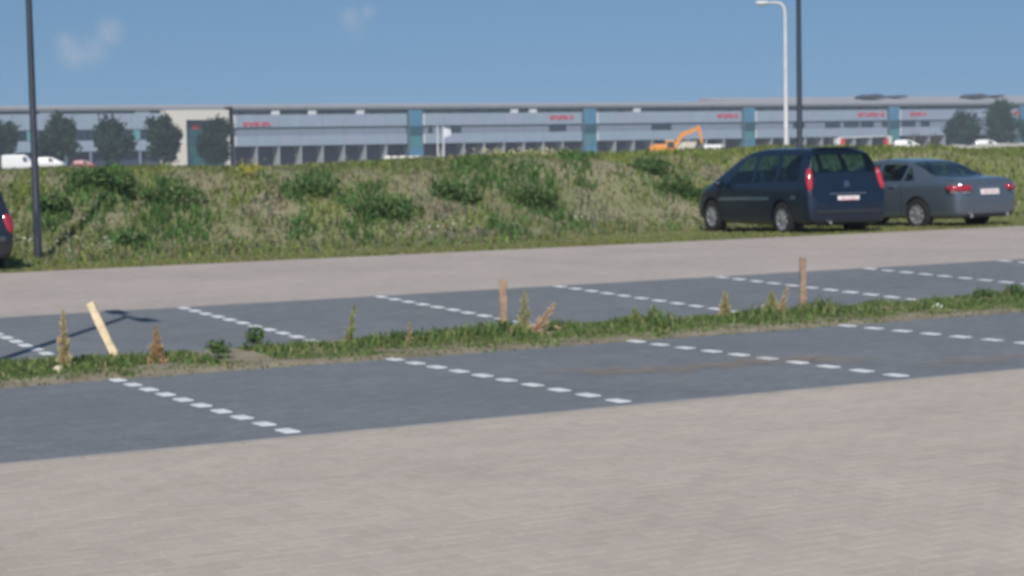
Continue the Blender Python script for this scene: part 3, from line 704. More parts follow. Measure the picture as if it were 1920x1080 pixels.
WIN_MPV = [('rear_side_window', ((-.55, 4.25), (.22, 4.25), (.28, 5.8), (-.42, 5.75)), 0), ('rear_door_window', ((.34, 4.22), (1.12, 4.2), (1.12, 5.78), (.40, 5.8)), 0), ('front_door_window', ((1.22, 4.2), (2.25, 4.22), (1.85, 5.6), (1.22, 5.78)), 0),
           ('windscreen', ((1.62, 9), (2.62, 9), (2.45, 6.5), (1.62, 6.5)), 1), ('rear_window', ((-.865, 9), (-.66, 9), (-.70, 6.75), (-.865, 6.55)), 1)]
WIN_SEDAN = [('quarter_window', ((.12, 4.3), (.42, 4.25), (.42, 5.7), (.34, 5.55)), 0), ('rear_door_window', ((.48, 4.22), (1.18, 4.2), (1.18, 5.72), (.50, 5.72)), 0), ('front_door_window', ((1.27, 4.2), (2.25, 4.25), (1.80, 5.6), (1.27, 5.72)), 0),
             ('rear_window', ((-.40, 9), (.44, 9), (.38, 6.25), (-.30, 6.2)), 1), ('windscreen', ((1.68, 9), (2.50, 9), (2.38, 6.5), (1.68, 6.5)), 1)]
def thin_glass():
    m = bpy.data.materials.new('thin_car_glass'); m.use_nodes = True; n, l = m.node_tree.nodes, m.node_tree.links; n.remove(n['Principled BSDF'])
    tr = n.new('ShaderNodeBsdfTransparent'); tr.inputs[0].default_value = (.38, .53, .55, 1); gl = n.new('ShaderNodeBsdfGlossy'); gl.inputs['Roughness'].default_value = .02
    lw = n.new('ShaderNodeLayerWeight'); pw = n.new('ShaderNodeMath'); pw.operation = 'POWER'; pw.inputs[1].default_value = 4; fr = n.new('ShaderNodeMath'); fr.operation = 'MULTIPLY_ADD'; fr.inputs[1].default_value = .85; fr.inputs[2].default_value = .07
    l.new(lw.outputs['Facing'], pw.inputs[0]); l.new(pw.outputs[0], fr.inputs[0]); mx = n.new('ShaderNodeMixShader')
    l.new(fr.outputs[0], mx.inputs[0]); l.new(tr.outputs[0], mx.inputs[1]); l.new(gl.outputs[0], mx.inputs[2]); l.new(mx.outputs[0], n['Material Output'].inputs['Surface'])
    return m
M_thin = thin_glass()
M_seat = mat('seat_cloth', (.05, .055, .065), .9, .2, 6)
def inside(q, x, t):
    sg = None
    for i in range(4):
        (x0, t0), (x1, t1) = q[i], q[(i+1) % 4]; c = (x1-x0)*(t-t0)-(t1-t0)*(x-x0)
        if sg is None: sg = c > 0
        elif (c > 0) != sg: return False
    return True
def glaze(t, S, b, wins, rows):
    quads = []
    for nm, q, mid in wins:
        cx = sum(p[0] for p in q)/4; ct = sum(p[1] for p in q)/4
        quads.append([(cx+(p[0]-cx)*.94, (9.5 if mid and p[1] == 9 else ct+(p[1]-ct)*.92)) for p in q])
    x0, x1 = min(p[0] for q in quads for p in q), max(p[0] for q in quads for p in q)
    bm = bmesh.new(); bm.from_mesh(b.data); dead = []; cache = {}
    for f in bm.faces:
        c = f.calc_center_median()
        if not x0 < c.x < x1 or c.z < .9: continue
        k = round(c.x, 3)
        if k not in cache: cache[k] = [(tt, S.pt(c.x, tt)) for tt in [4+5*i/60 for i in range(61)]]
        tt = min(cache[k], key=lambda e: (e[1].y-abs(c.y))**2+(e[1].z-c.z)**2)[0]
        if any(inside(q, c.x, tt) for q in quads): dead.append(f)
    bmesh.ops.delete(bm, geom=dead, context='FACES'); bm.to_mesh(b.data); bm.free()
    for nm, q, mid in wins:
        for sd in ((None,) if mid else (1, -1)): S.patch(q, .006, 10, (1, -1) if mid else (sd,)).build(nm, M_thin, t, True)
    for x, ys in rows:
        for y in ys:
            o = MB().box((x-.1, y-.22, .45), (x+.45, y+.22, .62), .05).build('seat', M_seat, t)
            MB().prism([(x-.12, .6), (x+.04, .6), (x-.04, 1.12), (x-.16, 1.12)], y-.21, y+.21).build('seat_back', M_seat, o); MB().box((x-.17, y-.12, 1.14), (x-.07, y+.12, 1.32), .03).build('headrest', M_seat, o)
    MB().box((-.6, -.72, .40), (2.3, .72, .44)).build('cabin_floor', M_black, t); MB().box((2.15, -.74, .6), (2.4, .74, .96), .05).build('dashboard', M_black, t)
    MB().box((-.62, -.80, .44), (2.3, -.77, .95)).build('door_lining', M_seat, t); MB().box((-.62, .77, .44), (2.3, .80, .95)).build('door_lining', M_seat, t)
def seams(t, S, xs):
    for x, _ in xs:
        for sd in (1, -1): S.patch(((x-.006, 1.2), (x+.006, 1.2), (x+.006, 4.15), (x-.006, 4.15)), .003, 10, (sd,)).build('door_gap', M_black, t)
def mpv_detail(t, S, b):
    glaze(t, S, b, WIN_MPV, ((-.1, (-.4, .4)), (.75, (-.5, 0, .5)), (1.55, (-.42, .42))))
    for s in (1, -1):
        L = MB().ellipsoid((0, 0, 0), (.075, .066, .235), 16, 14, .8); 
        o = L.build('tail_light', M_red, t, True); o.location = (-.862, s*.815, 1.13); o.rotation_euler = (s*math.radians(8), math.radians(17), 0)
        MB().ellipsoid((-1.0, s*.66, .47), (.03, .11, .035), 12, 8, .7).build('bumper_reflector', M_red, t, True)
        S.patch(((.45, 2.95), (2.45, 2.95), (2.45, 3.22), (.45, 3.22)), .008, 10, (s,)).build('side_moulding', mat('moulding', (.06, .09, .13), .25, coat=1), t)
        S.patch(((-.55, 2.95), (-.38, 2.95), (-.38, 3.22), (-.55, 3.22)), .008, 4, (s,)).build('side_moulding', MATS['moulding'], t)
        for x in (.95, 2.0):
            MB().box((x, s*.925-.012, .915), (x+.2, s*.925+.012, .945), .008).build('door_handle', paint_navy, t)
        MB().ellipsoid((2.28, s*1.02, 1.03), (.07, .11, .08), 12, 8, .8).build('door_mirror', paint_navy, t, True)
        MB().ellipsoid((3.42, s*.66, .72), (.16, .14, .1), 12, 8, .8).build('headlight', mat('lamp_glass', (.6, .62, .65), .1), t, True)
    MB().box((-1.055, -.75, .46), (-1.0, .75, .54), .02).build('bumper_strip', mat('bumper_dark', (.02, .024, .034), .45), t)
    MB().box((-1.015, -.42, .835), (-.955, .42, .865), .01).build('tailgate_handle_bar', mat('satin_chrome', (.25, .28, .32), .25, metallic=.8), t)
    plate(t, -1.012, 0, .745, .50, .12, math.radians(6)); seams(t, S, ((-.62, .5), (.31, 0), (1.17, 0), (2.42, 0)))
    o = emblem_mb('chevrons', 0, 0, .12).build('emblem', M_chrome, t); o.location = (-.945, 0, 1.02); o.rotation_euler = (0, math.radians(16), 0)
    MB().box((-.62, -.55, 1.735), (-.50, .55, 1.765), .012).build('roof_spoiler', paint_navy, t)
    MB().tube([(-.95, .45, .3), (-1.06, .45, .29)], .03, 10).build('exhaust_pipe', M_chrome, t)
def sedan_detail(t, S, b):
    glaze(t, S, b, WIN_SEDAN, ((.45, (-.45, 0, .45)), (1.4, (-.4, .4))))
    MB().box((-.45, -.68, .92), (.28, .68, .95)).build('parcel_shelf', M_seat, t)
    for s in (1, -1):
        o = MB().ellipsoid((0, 0, 0), (.135, .27, .075), 18, 12, .72).build('tail_light', mat('red_lens_dark', (.30, .012, .03), .12, coat=1), t, True); o.location = (-.985, s*.725, .855); o.rotation_euler = (0, math.radians(-6), s*math.radians(-34))
        MB().box((-.012, -.2, -.012), (.012, .2, .012), .004).build('light_trim', M_chrome, o).location = (-.1, 0, -.072)
        MB().ellipsoid((2.27, s*1.0, .99), (.07, .11, .07), 12, 8, .8).build('door_mirror', paint_grey, t, True)
        MB().ellipsoid((3.45, s*.64, .68), (.14, .16, .08), 12, 8, .8).build('headlight', mat('lamp_glass', (.6, .62, .65), .1), t, True)
        MB().tube([(-1.0, s*.52, .30), (-1.135, s*.52, .30)], .045, 12).build('exhaust_tip', M_chrome, t)
        for x in (.62, 1.75): MB().box((x, s*.925-.014, .855), (x+.2, s*.925+.014, .885), .008).build('door_handle', M_chrome, t)
    MB().box((-1.12, -.66, .26), (-.95, .66, .36), .03).build('rear_diffuser', M_black, t)
    plate(t, -1.135, 0, .775, .52, .11, math.radians(10)); seams(t, S, ((.45, 0), (1.22, 0), (2.33, 0)))
    MB().box((-1.125, -.32, .855), (-1.08, .32, .875), .006).build('boot_trim', M_chrome, t)
    o = emblem_mb('star', 0, 0, .09).build('emblem', M_chrome, t); o.location = (-1.06, 0, .965); o.rotation_euler = (0, math.radians(25), 0)
paint_navy = mat('navy_car_paint', (.004, .011, .028), .35, metallic=.1, coat=.45)
paint_grey = mat('steel_grey_car_paint', (.095, .12, .155), .3, metallic=.4, coat=1)
paint_dark = mat('black_car_paint', (.012, .014, .024), .25, metallic=.2, coat=1)
make_car('people_carrier', 'dark navy people carrier with tall red tail lights parked on the verge', 'car', MPV, paint_navy, (21.97, 28.78, gz(28.9)-.04), math.radians(90-4.5), 2.82, .35, 1.58, M_rim, mpv_detail).scale = (.935, .93, .935)
make_car('saloon_car', 'steel grey saloon with wide dark red tail lights right of the people carrier', 'car', SEDAN, paint_grey, (25.30, 29.02, gz(29.0)-.035), math.radians(90+5), 2.87, .325, 1.60, M_rim, sedan_detail).scale = (.95, .95, .95)
def hatch_detail(t, S, b):
    glaze(t, S, b, WIN_MPV, ((.55, (-.45, .45)), (1.5, (-.42, .42))))
    for s in (1, -1):
        o = MB().ellipsoid((0, 0, 0), (.12, .10, .21), 16, 14, .75).build('tail_light', mat('red_lens_dark', (.30, .012, .03), .12, coat=1), t, True); o.location = (-.87, s*.83, .86); o.rotation_euler = (s*math.radians(10), math.radians(14), 0)
        MB().ellipsoid((2.28, s*1.02, 1.03), (.07, .11, .08), 12, 8, .8).build('door_mirror', paint_dark, t, True)
        MB().ellipsoid((3.42, s*.66, .72), (.16, .14, .1), 12, 8, .8).build('headlight', mat('lamp_glass', (.6, .62, .65), .1), t, True)
    MB().box((-1.06, -.78, .55), (-.98, .78, .64), .02).build('bumper_strip', mat('bumper_grey', (.05, .055, .065), .5), t)
    plate(t, -.99, 0, .80)
hx = on_y(21, 468, 27.9).x
hc = make_car('hatchback', 'dark hatchback with a red tail light cut off by the left picture edge', 'car', MPV, paint_dark, (hx-.76, 28.75, gz(28.8)-.01), math.radians(90), 2.82, .33, 1.58, M_rim, hatch_detail)
hc.scale = (.85, .88, .85)

# ------------------------------------------------------------------ lamps
def twin_lamp(label, x, y, z, H=4.75, group='dark twin-headed car park lamps'):
    t = thing('car_park_lamp', label, 'street lamp', (x, y, z), 0, group)
    MB().tube([(0, 0, -.1), (0, 0, .9), (0, 0, .92), (0, 0, H)], [.066, .066, .06, .05], 16).build('pole', M_metal_dark, t, True)
    MB().tube([(0, 0, -.02), (0, 0, .03)], [.11, .10], 16).build('base_collar', M_metal_dark, t, True)
    MB().box((-.045, -.066, .45), (.045, -.058, .85), .004).build('service_hatch', M_metal_dark, t)
    MB().tube([(0, 0, H-.06), (0, 0, H+.05)], [.055, .05], 14).build('cap', M_metal_dark, t, True)
    for s in (1, -1):
        a = MB().tube([(0, 0, H-.03), (0, s*.18, H+.02), (0, s*.30, H+.035)], [.03, .026, .024], 10).build('arm', M_metal_dark, t, True)
        h = MB().box((-.10, .28, -.035), (.10, .78, .035), .03).build('lamp_head', M_metal_dark, t); h.location = (0, 0, H+.03); h.rotation_euler = (math.radians(4), 0, 0 if s > 0 else math.pi)
        MB().box((-.08, .36, -.042), (.08, .74, -.036)).build('lens', mat('lamp_lens', (.5, .5, .48), .2), h)
twin_lamp('dark slim lamp post standing in the verge near the left picture edge', 7.75, 30.89, gz(30.9))
twin_lamp('dark lamp post between the people carrier and the grey saloon', 23.61, 31.6, gz(31.6))
twin_lamp('dark twin-headed lamp in the strip whose shadow falls on the left back bay', 3.13, 16.1, 0, 4.70)
def white_lamp():
    Y = 70.; b = on_y(1474, 272, Y); H = 8.35-.3; z0 = .1
    t = thing('street_lamp', 'tall pale grey street lamp with one bent arm reaching left', 'street lamp', (b.x, Y, z0), math.radians(-28))
    H = on_y(1472, 5, Y).z-z0
    MB().tube([(0, 0, -.2), (0, 0, 1.2), (0, 0, 1.25), (0, 0, H-.5), (-.05, 0, H-.2), (-.2, 0, H-.03), (-.5, 0, H+.02), (-.75, 0, H)], [.12, .12, .10, .075, .07, .06, .05, .045], 14).build('pole', M_galv, t, True)
    MB().ellipsoid((-1.02, 0, H+.01), (.34, .14, .085), 16, 10, .8).build('lamp_head', mat('lamp_head_grey', (.62, .63, .62), .4), t, True)
    MB().ellipsoid((-1.05, 0, H-.05), (.24, .11, .06), 14, 8).build('lens', mat('clear_lens', (.7, .75, .76), .1), t, True)
white_lamp()

# ------------------------------------------------------------------ warehouse
YB = 430.
M_panel = mat('light_facade_panel', (.255, .325, .405), .55, .05, .3); M_panel2 = mat('blue_facade_panel', (.265, .315, .405), .55, .05, .3)
M_mid = mat('grey_facade_band', (.185, .225, .29), .5, .06, .4); M_cler = mat('clerestory_grey', (.085, .115, .145), .5, .2, .15); M_fas = mat('roof_edge_dark', (.18, .20, .225), .6, .1, .3)
M_roof = mat('pale_roof', (.34, .335, .35), .8, .06, .1); M_tower = mat('tower_glass', (.07, .20, .32), .15, .15, .8); M_tower2 = mat('tower_glass_dark', (.02, .07, .10), .12); M_tower3 = mat('tower_glass_teal', (.07, .20, .24), .15, .15, .8)
M_dockwall = mat('dock_wall', (.025, .04, .085), .7, .2, .5); M_door = mat('dock_door', (.022, .036, .075), .6, .25, .2); M_div = mat('white_dock_wall', (.38, .40, .43), .7, .05, .5)
M_win = mat('dark_window', (.012, .03, .045), .1); M_winframe = mat('window_frame', (.2, .22, .25), .5); M_cream = mat('cream_portal', (.62, .58, .52), .7, .04, .2); M_redsign = mat('red_letters', (.55, .03, .06), .5)
M_trim = mat('white_trim', (.60, .62, .65), .5)
wh = thing('warehouse', 'very long grey two-storey warehouse with blue glass towers behind the embankment', 'building', (0, YB, 0))
TOW = [203.0, 253.4, 304.0, 354.5, 404.0]
def unit(xa, xb, docks=True, seed=0):
    n = 8; w = (xb-xa)/n
    for i in range(n):
        a, b = xa+i*w, xa+(i+1)*w
        for nm, z0, z1, d in (('lower_panel', 4.6, 7.0, 0), ('upper_panel', 9.1, 12.05, 0)):
            box(nm, (a+.03, d, z0), (b-.03, d+.4, z1), M_panel if rnd.random() < .5 else M_panel2, wh)
        box('band_panel', (a+.02, .5, 7.0), (b-.02, .8, 9.1), M_mid, wh)
        if docks:
            box('dock_divider', (a-.1, .06, 0), (a+.1, 4.4, 4.58), M_div, wh)
            dd = box('dock_door', (a+1.2, 4.15, .2), (b-1.2, 4.39, 3.9), M_door, wh)
        if rnd.random() < .8: box('clerestory_vent', (a+1.5, .72, 11.5+.62), (a+2.9, .80, 12.75), mat('vent_dark', (.04, .055, .07), .5), wh)
    box('dock_back_wall', (xa, 4.4, 0), (xb, 4.8, 4.6), M_dockwall, wh); box('dock_soffit', (xa, .42, 4.6), (xb, 4.8, 4.75), M_mid, wh)
    for i in range(4):
        a, b = xa+i*(xb-xa)/4, xa+(i+1)*(xb-xa)/4
        box('clerestory_panel', (a+.05, .8, 12.0), (b-.05, 1.1, 13.3), M_cler if i % 3 else mat('clerestory_green', (.13, .155, .155), .5, .15, .2), wh)
    box('roof_edge', (xa-2.2, -.3, 13.3), (xb+2.2, .9, 13.95), M_fas, wh)
    box('panel_return', (xa-.02, -.12, 9.1), (xa+.5, .3, 12.0), M_trim, wh); box('panel_return', (xa-.02, -.12, 4.6), (xa+.5, .3, 7.0), M_trim, wh)
for k in range(len(TOW)):
    x = TOW[k]
    tw = box('stair_tower', (x-1.9, -.5, 0), (x+1.9, 4, 13.0), mat('tower_frame', (.10, .16, .20), .5), wh)
    box('upper_pane', (x-1.75, -.62, 9.0), (x+1.75, -.5, 12.9), M_tower, tw); box('middle_pane', (x-1.75, -.62, 6.6), (x+1.75, -.5, 8.9), M_tower2, tw); box('lower_pane', (x-1.75, -.62, 3.6), (x+1.75, -.5, 6.5), M_tower3, tw); box('entrance_pane', (x-1.75, -.62, .1), (x+1.75, -.5, 3.5), M_tower, tw)
    unit(x+2.2, (TOW[k+1] if k+1 < len(TOW) else 454.)-2.2)
unit(155.5, TOW[0]-2.2)
# office wing left of the portal
xa, xb = 20., 138.
for i in range(16):
    a, b = xa+i*(xb-xa)/16, xa+(i+1)*(xb-xa)/16
    box('upper_panel', (a+.03, 0, 9.0), (b-.03, .4, 12.6), M_panel if i % 2 else M_panel2, wh); box('lower_panel', (a+.03, 0, 4.0), (b-.03, .4, 6.4), M_panel, wh)
    wd = box('window', (a+.3, .3, 6.4), (b-.3, .7, 9.0), M_winframe, wh)
    for j in range(4):
        q = (b-a-.8)/4; box('pane', (a+.4+j*q, .2, 6.6), (a+.4+(j+1)*q-.12, .29, 8.8), M_win if (i*4+j*7) % 5 else mat('teal_pane', (.12, .32, .34), .2), wd)
    box('clerestory_panel', (a, .8, 12.6), (b-.03, 1.1, 13.3), M_cler, wh)
    if i % 3 == 0: box('roof_unit', (a+1, .3, 12.6), (a+4.5, .75, 13.25), M_trim, wh)
box('ground_floor_wall', (xa, 2.0, 0), (xb, 2.4, 4.0), M_dockwall, wh)
for i in range(20): box('ground_floor_pillar', (xa+2+i*5.8, .1, 0), (xa+2.5+i*5.8, .5, 4.0), M_mid, wh)
box('ground_floor_ceiling', (xa, .4, 4.0), (xb, 2.4, 4.15), M_mid, wh); box('roof_edge', (xa, -.3, 13.3), (155.3, .9, 13.95), M_fas, wh)
# entrance portal
pt = box('entrance_portal', (137.6, -4, 10.9), (152.9, 1.2, 13.2), M_cream, wh)
box('portal_pillar', (137.6, -4.003, 0), (142.4, 1.2, 10.897), M_cream, pt); box('portal_pillar', (152.2, -4.003, 0), (152.9, 1.2, 10.897), M_cream, pt)
gl = box('portal_glazing', (142.4, -2.2, 0), (152.2, -1.9, 10.9), M_tower2, wh)
for i in range(6):
    for j in range(4): box('pane', (142.5+i*1.62, -2.3, .2+j*2.3), (142.5+i*1.62+1.5, -2.2, .2+j*2.3+2.15), mat('portal_pane', (.02, .10, .10), .12, .3, .8) if (i+j) % 3 else M_tower2, gl)
def red_sign(px0, px1, z0, z1, y, n, label):
    a, b = facade_x(px0), facade_x(px1); w = (b-a)/n; s = link('red_sign', None, wh); s['label'] = label
    for i in range(n):                              # letter-like blocks; the words are not legible in the photograph
        x0, x1 = a+i*w+w*.08, a+(i+1)*w-w*.08
        m = MB().box((x0, y-.12, z0), (x0+w*.28, y, z1))
        if i % 3 != 2: m.box((x0+w*.28, y-.12, z1-(z1-z0)*.3), (x1, y, z1))
        if i % 2 == 0: m.box((x0+w*.28, y-.12, z0), (x1, y, z0+(z1-z0)*.3))
        if i % 4 != 1: m.box((x1-w*.26, y-.12, z0+(z1-z0)*.3), (x1, y, z1-(z1-z0)*.3))
        m.build('letter', M_redsign, s)
red_sign(354, 381, 8.8, 10.1, -2.35, 4, 'red lettering inside the entrance portal')
red_sign(455, 507, 9.35, 10.3, -.02, 9, 'leftmost red lettering on the facade')
for p0, p1 in ((1031, 1075), (1345, 1383), (1608, 1658), (1706, 1736), (1900, 1925)): red_sign(p0, p1, 10.2, 11.3, -.02, 7, 'red lettering on the upper facade band')
for p0, p1 in ((803, 812), (845, 866), (1030, 1063), (1222, 1260), (1488, 1510), (1548, 1577), (1583, 1612), (1615, 1640), (1655, 1667), (1692, 1718), (1727, 1745)):
    a, b = facade_x(p0), facade_x(p1); f = box('window', (a, .32, 7.25), (b, .5, 8.95), M_winframe, wh); k = max(1, int((b-a)/1.6))
    for i in range(k): box('pane', (a+.08+i*(b-a-.1)/k, .25, 7.35), (a+.02+(i+1)*(b-a-.1)/k, .32, 8.85), M_win, f)
for p in (517, 586, 676, 965, 1000, 1195): x = facade_x(p); box('roof_unit', (x-1, .05, 12.06), (x+1.1, .7, 13.2), M_trim, wh)
box('roof_slab', (20, .9, 13.4), (454, 120, 13.9), M_roof, wh); box('roof_parapet', (20, 1.0, 13.955), (305, 1.6, 14.55), M_roof, wh); box('rear_wall', (20, 110, 0), (454, 110.5, 13.4), M_panel, wh)
MB().add([(305, 1.0, 13.955), (460, 1.0, 13.955), (460, 26, 16.9), (305, 26, 16.5), (305, 26, 13.95), (460, 26, 13.95)], [(0, 1, 2, 3), (0, 3, 4), (1, 5, 2), (3, 2, 5, 4)]).build('upper_roof', M_roof, wh)
for p, w, Y in ((1632, 3.7, 14), (1680, 2.2, 18), (1826, 3.3, 14), (1862, 2.2, 18)):
    x = facade_x(p, YB+Y); m = MB(); n = 12; z0 = 13.95+Y*.11+.2
    poly = [(x+w*math.cos(math.pi*k/n), z0+(1.25 if w > 3 else .6)*math.sin(math.pi*k/n)) for k in range(n+1)]
    m.prism(poly, Y-3, Y+3).build('barrel_skylight', mat('skylight_dark', (.05, .045, .05), .4), wh)

# ------------------------------------------------------------------ far trees
def tree(px, top, Y, w, lab, cols, cone=0):
    q = on_y(px, top, Y); H = q.z; t = thing('round_tree' if not cone else 'broad_tree', lab, 'tree', (q.x, Y, 0), rnd.uniform(0, 6), 'trees in front of the warehouse')
    tr = MB(); tr.tube([(0, 0, -.2), (.05, .03, H*.25), (0, .1, H*.5), (.1, 0, H*.85)], [.26, .2, .14, .04], 8)
    for k in range(7):
        a = k*.9+rnd.random(); h = H*(.28+.07*k); L = w*.75*rnd.uniform(.7, 1)
        tr.tube([(0, 0, h), (L*.5*math.cos(a), L*.5*math.sin(a), h+H*.1), (L*math.cos(a), L*math.sin(a), h+H*.22)], [.10, .06, .02], 5)
    tr.build('trunk', M_bark, t, True)
    V = []; F = []; C = []; hz = H*.43; zc = H-hz*.96
    lumps = []
    for _ in range(24):
        while True:
            p = Vector((rnd.uniform(-1, 1), rnd.uniform(-1, 1), rnd.uniform(-1, 1)))
            if .35 < p.length < 1.05 and (not cone or math.hypot(p.x, p.y) < 1.05-.5*(p.z+.3)): break
        lumps.append((p, rnd.uniform(.16, .28), rnd.choice(cols)))
    for i in range(5200):
        L, s, c = lumps[i % len(lumps)]
        p = L+Vector((rnd.gauss(0, s), rnd.gauss(0, s), rnd.gauss(0, s*.8))); p = Vector((p.x*w, p.y*w, zc+p.z*hz))
        n_ = Vector((rnd.gauss(0, 1), rnd.gauss(0, 1), rnd.gauss(.4, 1))).normalized(); a = n_.orthogonal().normalized(); b = n_.cross(a); z = rnd.uniform(.28, .52); o = len(V)
        V += [p-a*z, p-b*z*.6, p+a*z, p+b*z*.6]; F.append((o, o+1, o+2, o+3)); C += [jit(c, .25)]*4
    me = bpy.data.meshes.new('crown'); me.from_pydata([v[:] for v in V], [], F); me.materials.append(M_grass)
    at = me.attributes.new('tint', 'FLOAT_COLOR', 'POINT'); at.data.foreach_set('color', [q for cc in C for q in (*cc, 1)]); me.update(); link('crown', me, t)
TC = [(.024, .066, .032), (.034, .08, .034), (.018, .05, .03), (.042, .088, .036)]; TC2 = [(.028, .088, .042), (.04, .105, .046), (.022, .068, .042)]
tree(2, 226, 385, 2.7, 'dark green tree cut off by the left picture edge', TC); tree(105, 222, 385, 3.2, 'dark green tree just right of the left lamp post, before the warehouse', TC)
tree(208, 222, 385, 3.2, 'dark green tree midway between left lamp post and cream portal', TC); tree(303, 223, 385, 3.1, 'dark green tree before the left pillar of the cream portal', TC)
tree(403, 224, 385, 3.1, 'dark green tree before the right side of the cream portal', TC)
tree(1804, 205, 385, 3.8, 'broad green tree above the grey saloon, left of the pair at right', TC2, 1); tree(1878, 192, 385, 3.9, 'taller broad green tree, right of the pair at the right edge', TC2, 1)
tree(1936, 225, 385, 2.6, 'slim green tree at the right picture edge', TC2)
def shrub(px, top, Y, w, lab):
    q = on_y(px, top, Y); t = leaf_clump('dry_bush', None, (0, 0, q.z*.5), (w, w*.8, q.z*.5), 500, .18, [(.16, .13, .09), (.13, .12, .07), (.2, .16, .1)]); t.location = (q.x, Y, 0); tag(t, lab, 'bush', 'dry bushes behind the embankment')
shrub(1712, 248, 250, 1.4, 'brown dry bush just right of the last blue tower'); shrub(1748, 250, 250, 1.3, 'brown dry bush left of the broad tree pair')

# ------------------------------------------------------------------ excavator and other far things
def excavator():
    Y = 260.; a = on_y(1228, 270, Y); M_or = mat('orange_machine_paint', (.72, .27, .03), .45, .1, 2)
    t = thing('excavator', 'orange tracked excavator with its boom raised behind the embankment', 'excavator', (a.x+1.6*.88, Y-1.6*.47, 0), math.radians(-28))
    for s in (1, -1):
        n = 10; poly = [(-1.6-.45*math.sin(math.pi*k/n), .48-.45*math.cos(math.pi*k/n)) for k in range(n+1)]+[(1.6+.45*math.sin(math.pi*k/n), .48+.45*math.cos(math.pi*k/n)) for k in range(n+1)]
        MB().prism(poly, s*1.1-.28, s*1.1+.28).build('track', M_black, t)
    MB().box((-1.0, -.9, .55), (1.0, .9, 1.0), .08).build('undercarriage', M_or, t)
    MB().box((-2.0, -1.25, 1.05), (1.3, 1.25, 2.75), .18).build('upper_body', M_or, t); MB().box((-2.5, -1.2, 1.1), (-1.9, 1.2, 2.5), .2).build('counterweight', M_or, t)
    c = MB().prism([(.1, 1.15), (1.75, 1.15), (1.85, 2.0), (1.45, 3.3), (.1, 3.3)], -1.3, -.25).build('cab', M_or, t); MB().box((.3, -1.33, 2.1), (1.4, -1.305, 3.1)).build('side_window', M_glass, c); MB().box((-.1, -1.35, 3.31), (1.5, -.2, 3.42), .04).build('cab_roof', M_white, c)
    bm = [(1.0, 1.9), (1.5, 1.9), (3.0, 3.9), (5.6, 5.05), (5.5, 5.5), (2.6, 4.5)]; MB().prism(bm, -.05, .4).build('boom', M_or, t)
    MB().prism([(5.2, 5.55), (5.75, 5.6), (6.2, 2.7), (5.9, 2.6)], .0, .35).build('stick', M_or, t)
    MB().prism([(5.85, 2.8), (6.25, 2.75), (6.3, 1.9), (5.7, 1.5), (5.2, 1.7), (5.4, 2.2)], -.3, .65).build('bucket', mat('bucket_steel', (.12, .10, .08), .6), t)
    MB().tube([(1.6, .5, 1.7), (3.1, .5, 3.6)], .08, 8).build('boom_cylinder', M_chrome, t); MB().tube([(3.6, .18, 4.95), (5.25, .18, 5.62)], .06, 8).build('stick_cylinder', mat('cylinder_grey', (.25, .24, .22), .5), t)
excavator()
VANS = CarShape([(-1.1, .5, 1.2, .9, .8, .74), (-1.08, .35, 2.2, 1.1, .93, .84), (-1.02, .3, 2.45, 1.25, .96, .85), (0, .3, 2.5, 1.25, .97, .85), (2.2, .3, 2.48, 1.25, .97, .85), (2.7, .3, 2.3, 1.2, .97, .82), (3.2, .3, 1.6, 1.15, .96, .84), (3.6, .3, 1.2, 1.0, .92, .8), (3.95, .32, .95, .8, .84, .7), (4.05, .4, .6, .55, .7, .6)])
paint_white = mat('white_vehicle_paint', (.72, .72, .71), .35, coat=.5); paint_dred = mat('dark_red_vehicle_paint', (.22, .02, .03), .35, coat=.5)
def far_detail(t, S, b):
    x0 = 1.2 if S is not VANS else 2.3
    for sd in (1, -1):
        S.patch(((x0, 4.2), (2.2 if S is not VANS else 3.1, 4.2), (1.85 if S is not VANS else 2.8, 5.6), (x0, 5.7)), .01, 5, (sd,)).build('side_window', M_glass, t)
        MB().ellipsoid((S.x[0]+.1, sd*.72, .95), (.08, .08, .15), 8, 6).build('tail_light', M_red, t)
def far_car(name, label, S, paint, px, py, Y, rz=math.radians(-28), wb=2.85, cat='car', zoff=0):
    q = on_y(px, py, Y); return make_car(name, label, cat, S, paint, (q.x, Y, zoff), rz, wb, .33, 1.6, M_rim, far_detail, 'vehicles parked behind the embankment', False)
far_car('delivery_van', 'white delivery van behind the embankment at the left picture edge', VANS, paint_white, 18, 290, 300, wb=3.1, cat='van', zoff=.55)
far_car('parked_car', 'white car behind the embankment just right of the left lamp post', MPV, paint_white, 78, 292, 300, zoff=.8)
far_car('parked_car', 'dark red car under the second tree from the left lamp post', MPV, paint_dred, 146, 286, 380, zoff=.3)
far_car('delivery_van', 'white van just right of the excavator bucket', VANS, paint_white, 1325, 268, 265, wb=3.1, cat='van', zoff=.1)
far_car('parked_car', 'white car right of the red and white road barrier', MPV, paint_white, 1686, 264, 250, zoff=1.0)
far_car('parked_car', 'white car below the gap between the broad tree pair', MPV, paint_white, 1838, 262, 260, zoff=.8)
def skip_box():
    q = on_y(1283, 262, 262); t = thing('skip_container', 'cream skip container under the excavator boom', 'container', (q.x, 262, 0), math.radians(-28)); mm = mat('cream_container', (.60, .56, .48), .7, .15, 1.5)
    MB().prism([(-1.3, .1), (1.3, .1), (1.9, 3.0), (-1.9, 3.0)], -1, 1).build('tub', mm, t); MB().box((-2.0, -1.08, 3.0), (2.0, 1.08, 3.14), .03).build('rim', mm, t)
    for k in range(4): MB().box((-1.25+k*.8, -1.06, .2), (-1.13+k*.8, -1.0, 2.9)).build('rib', mm, t)
skip_box()
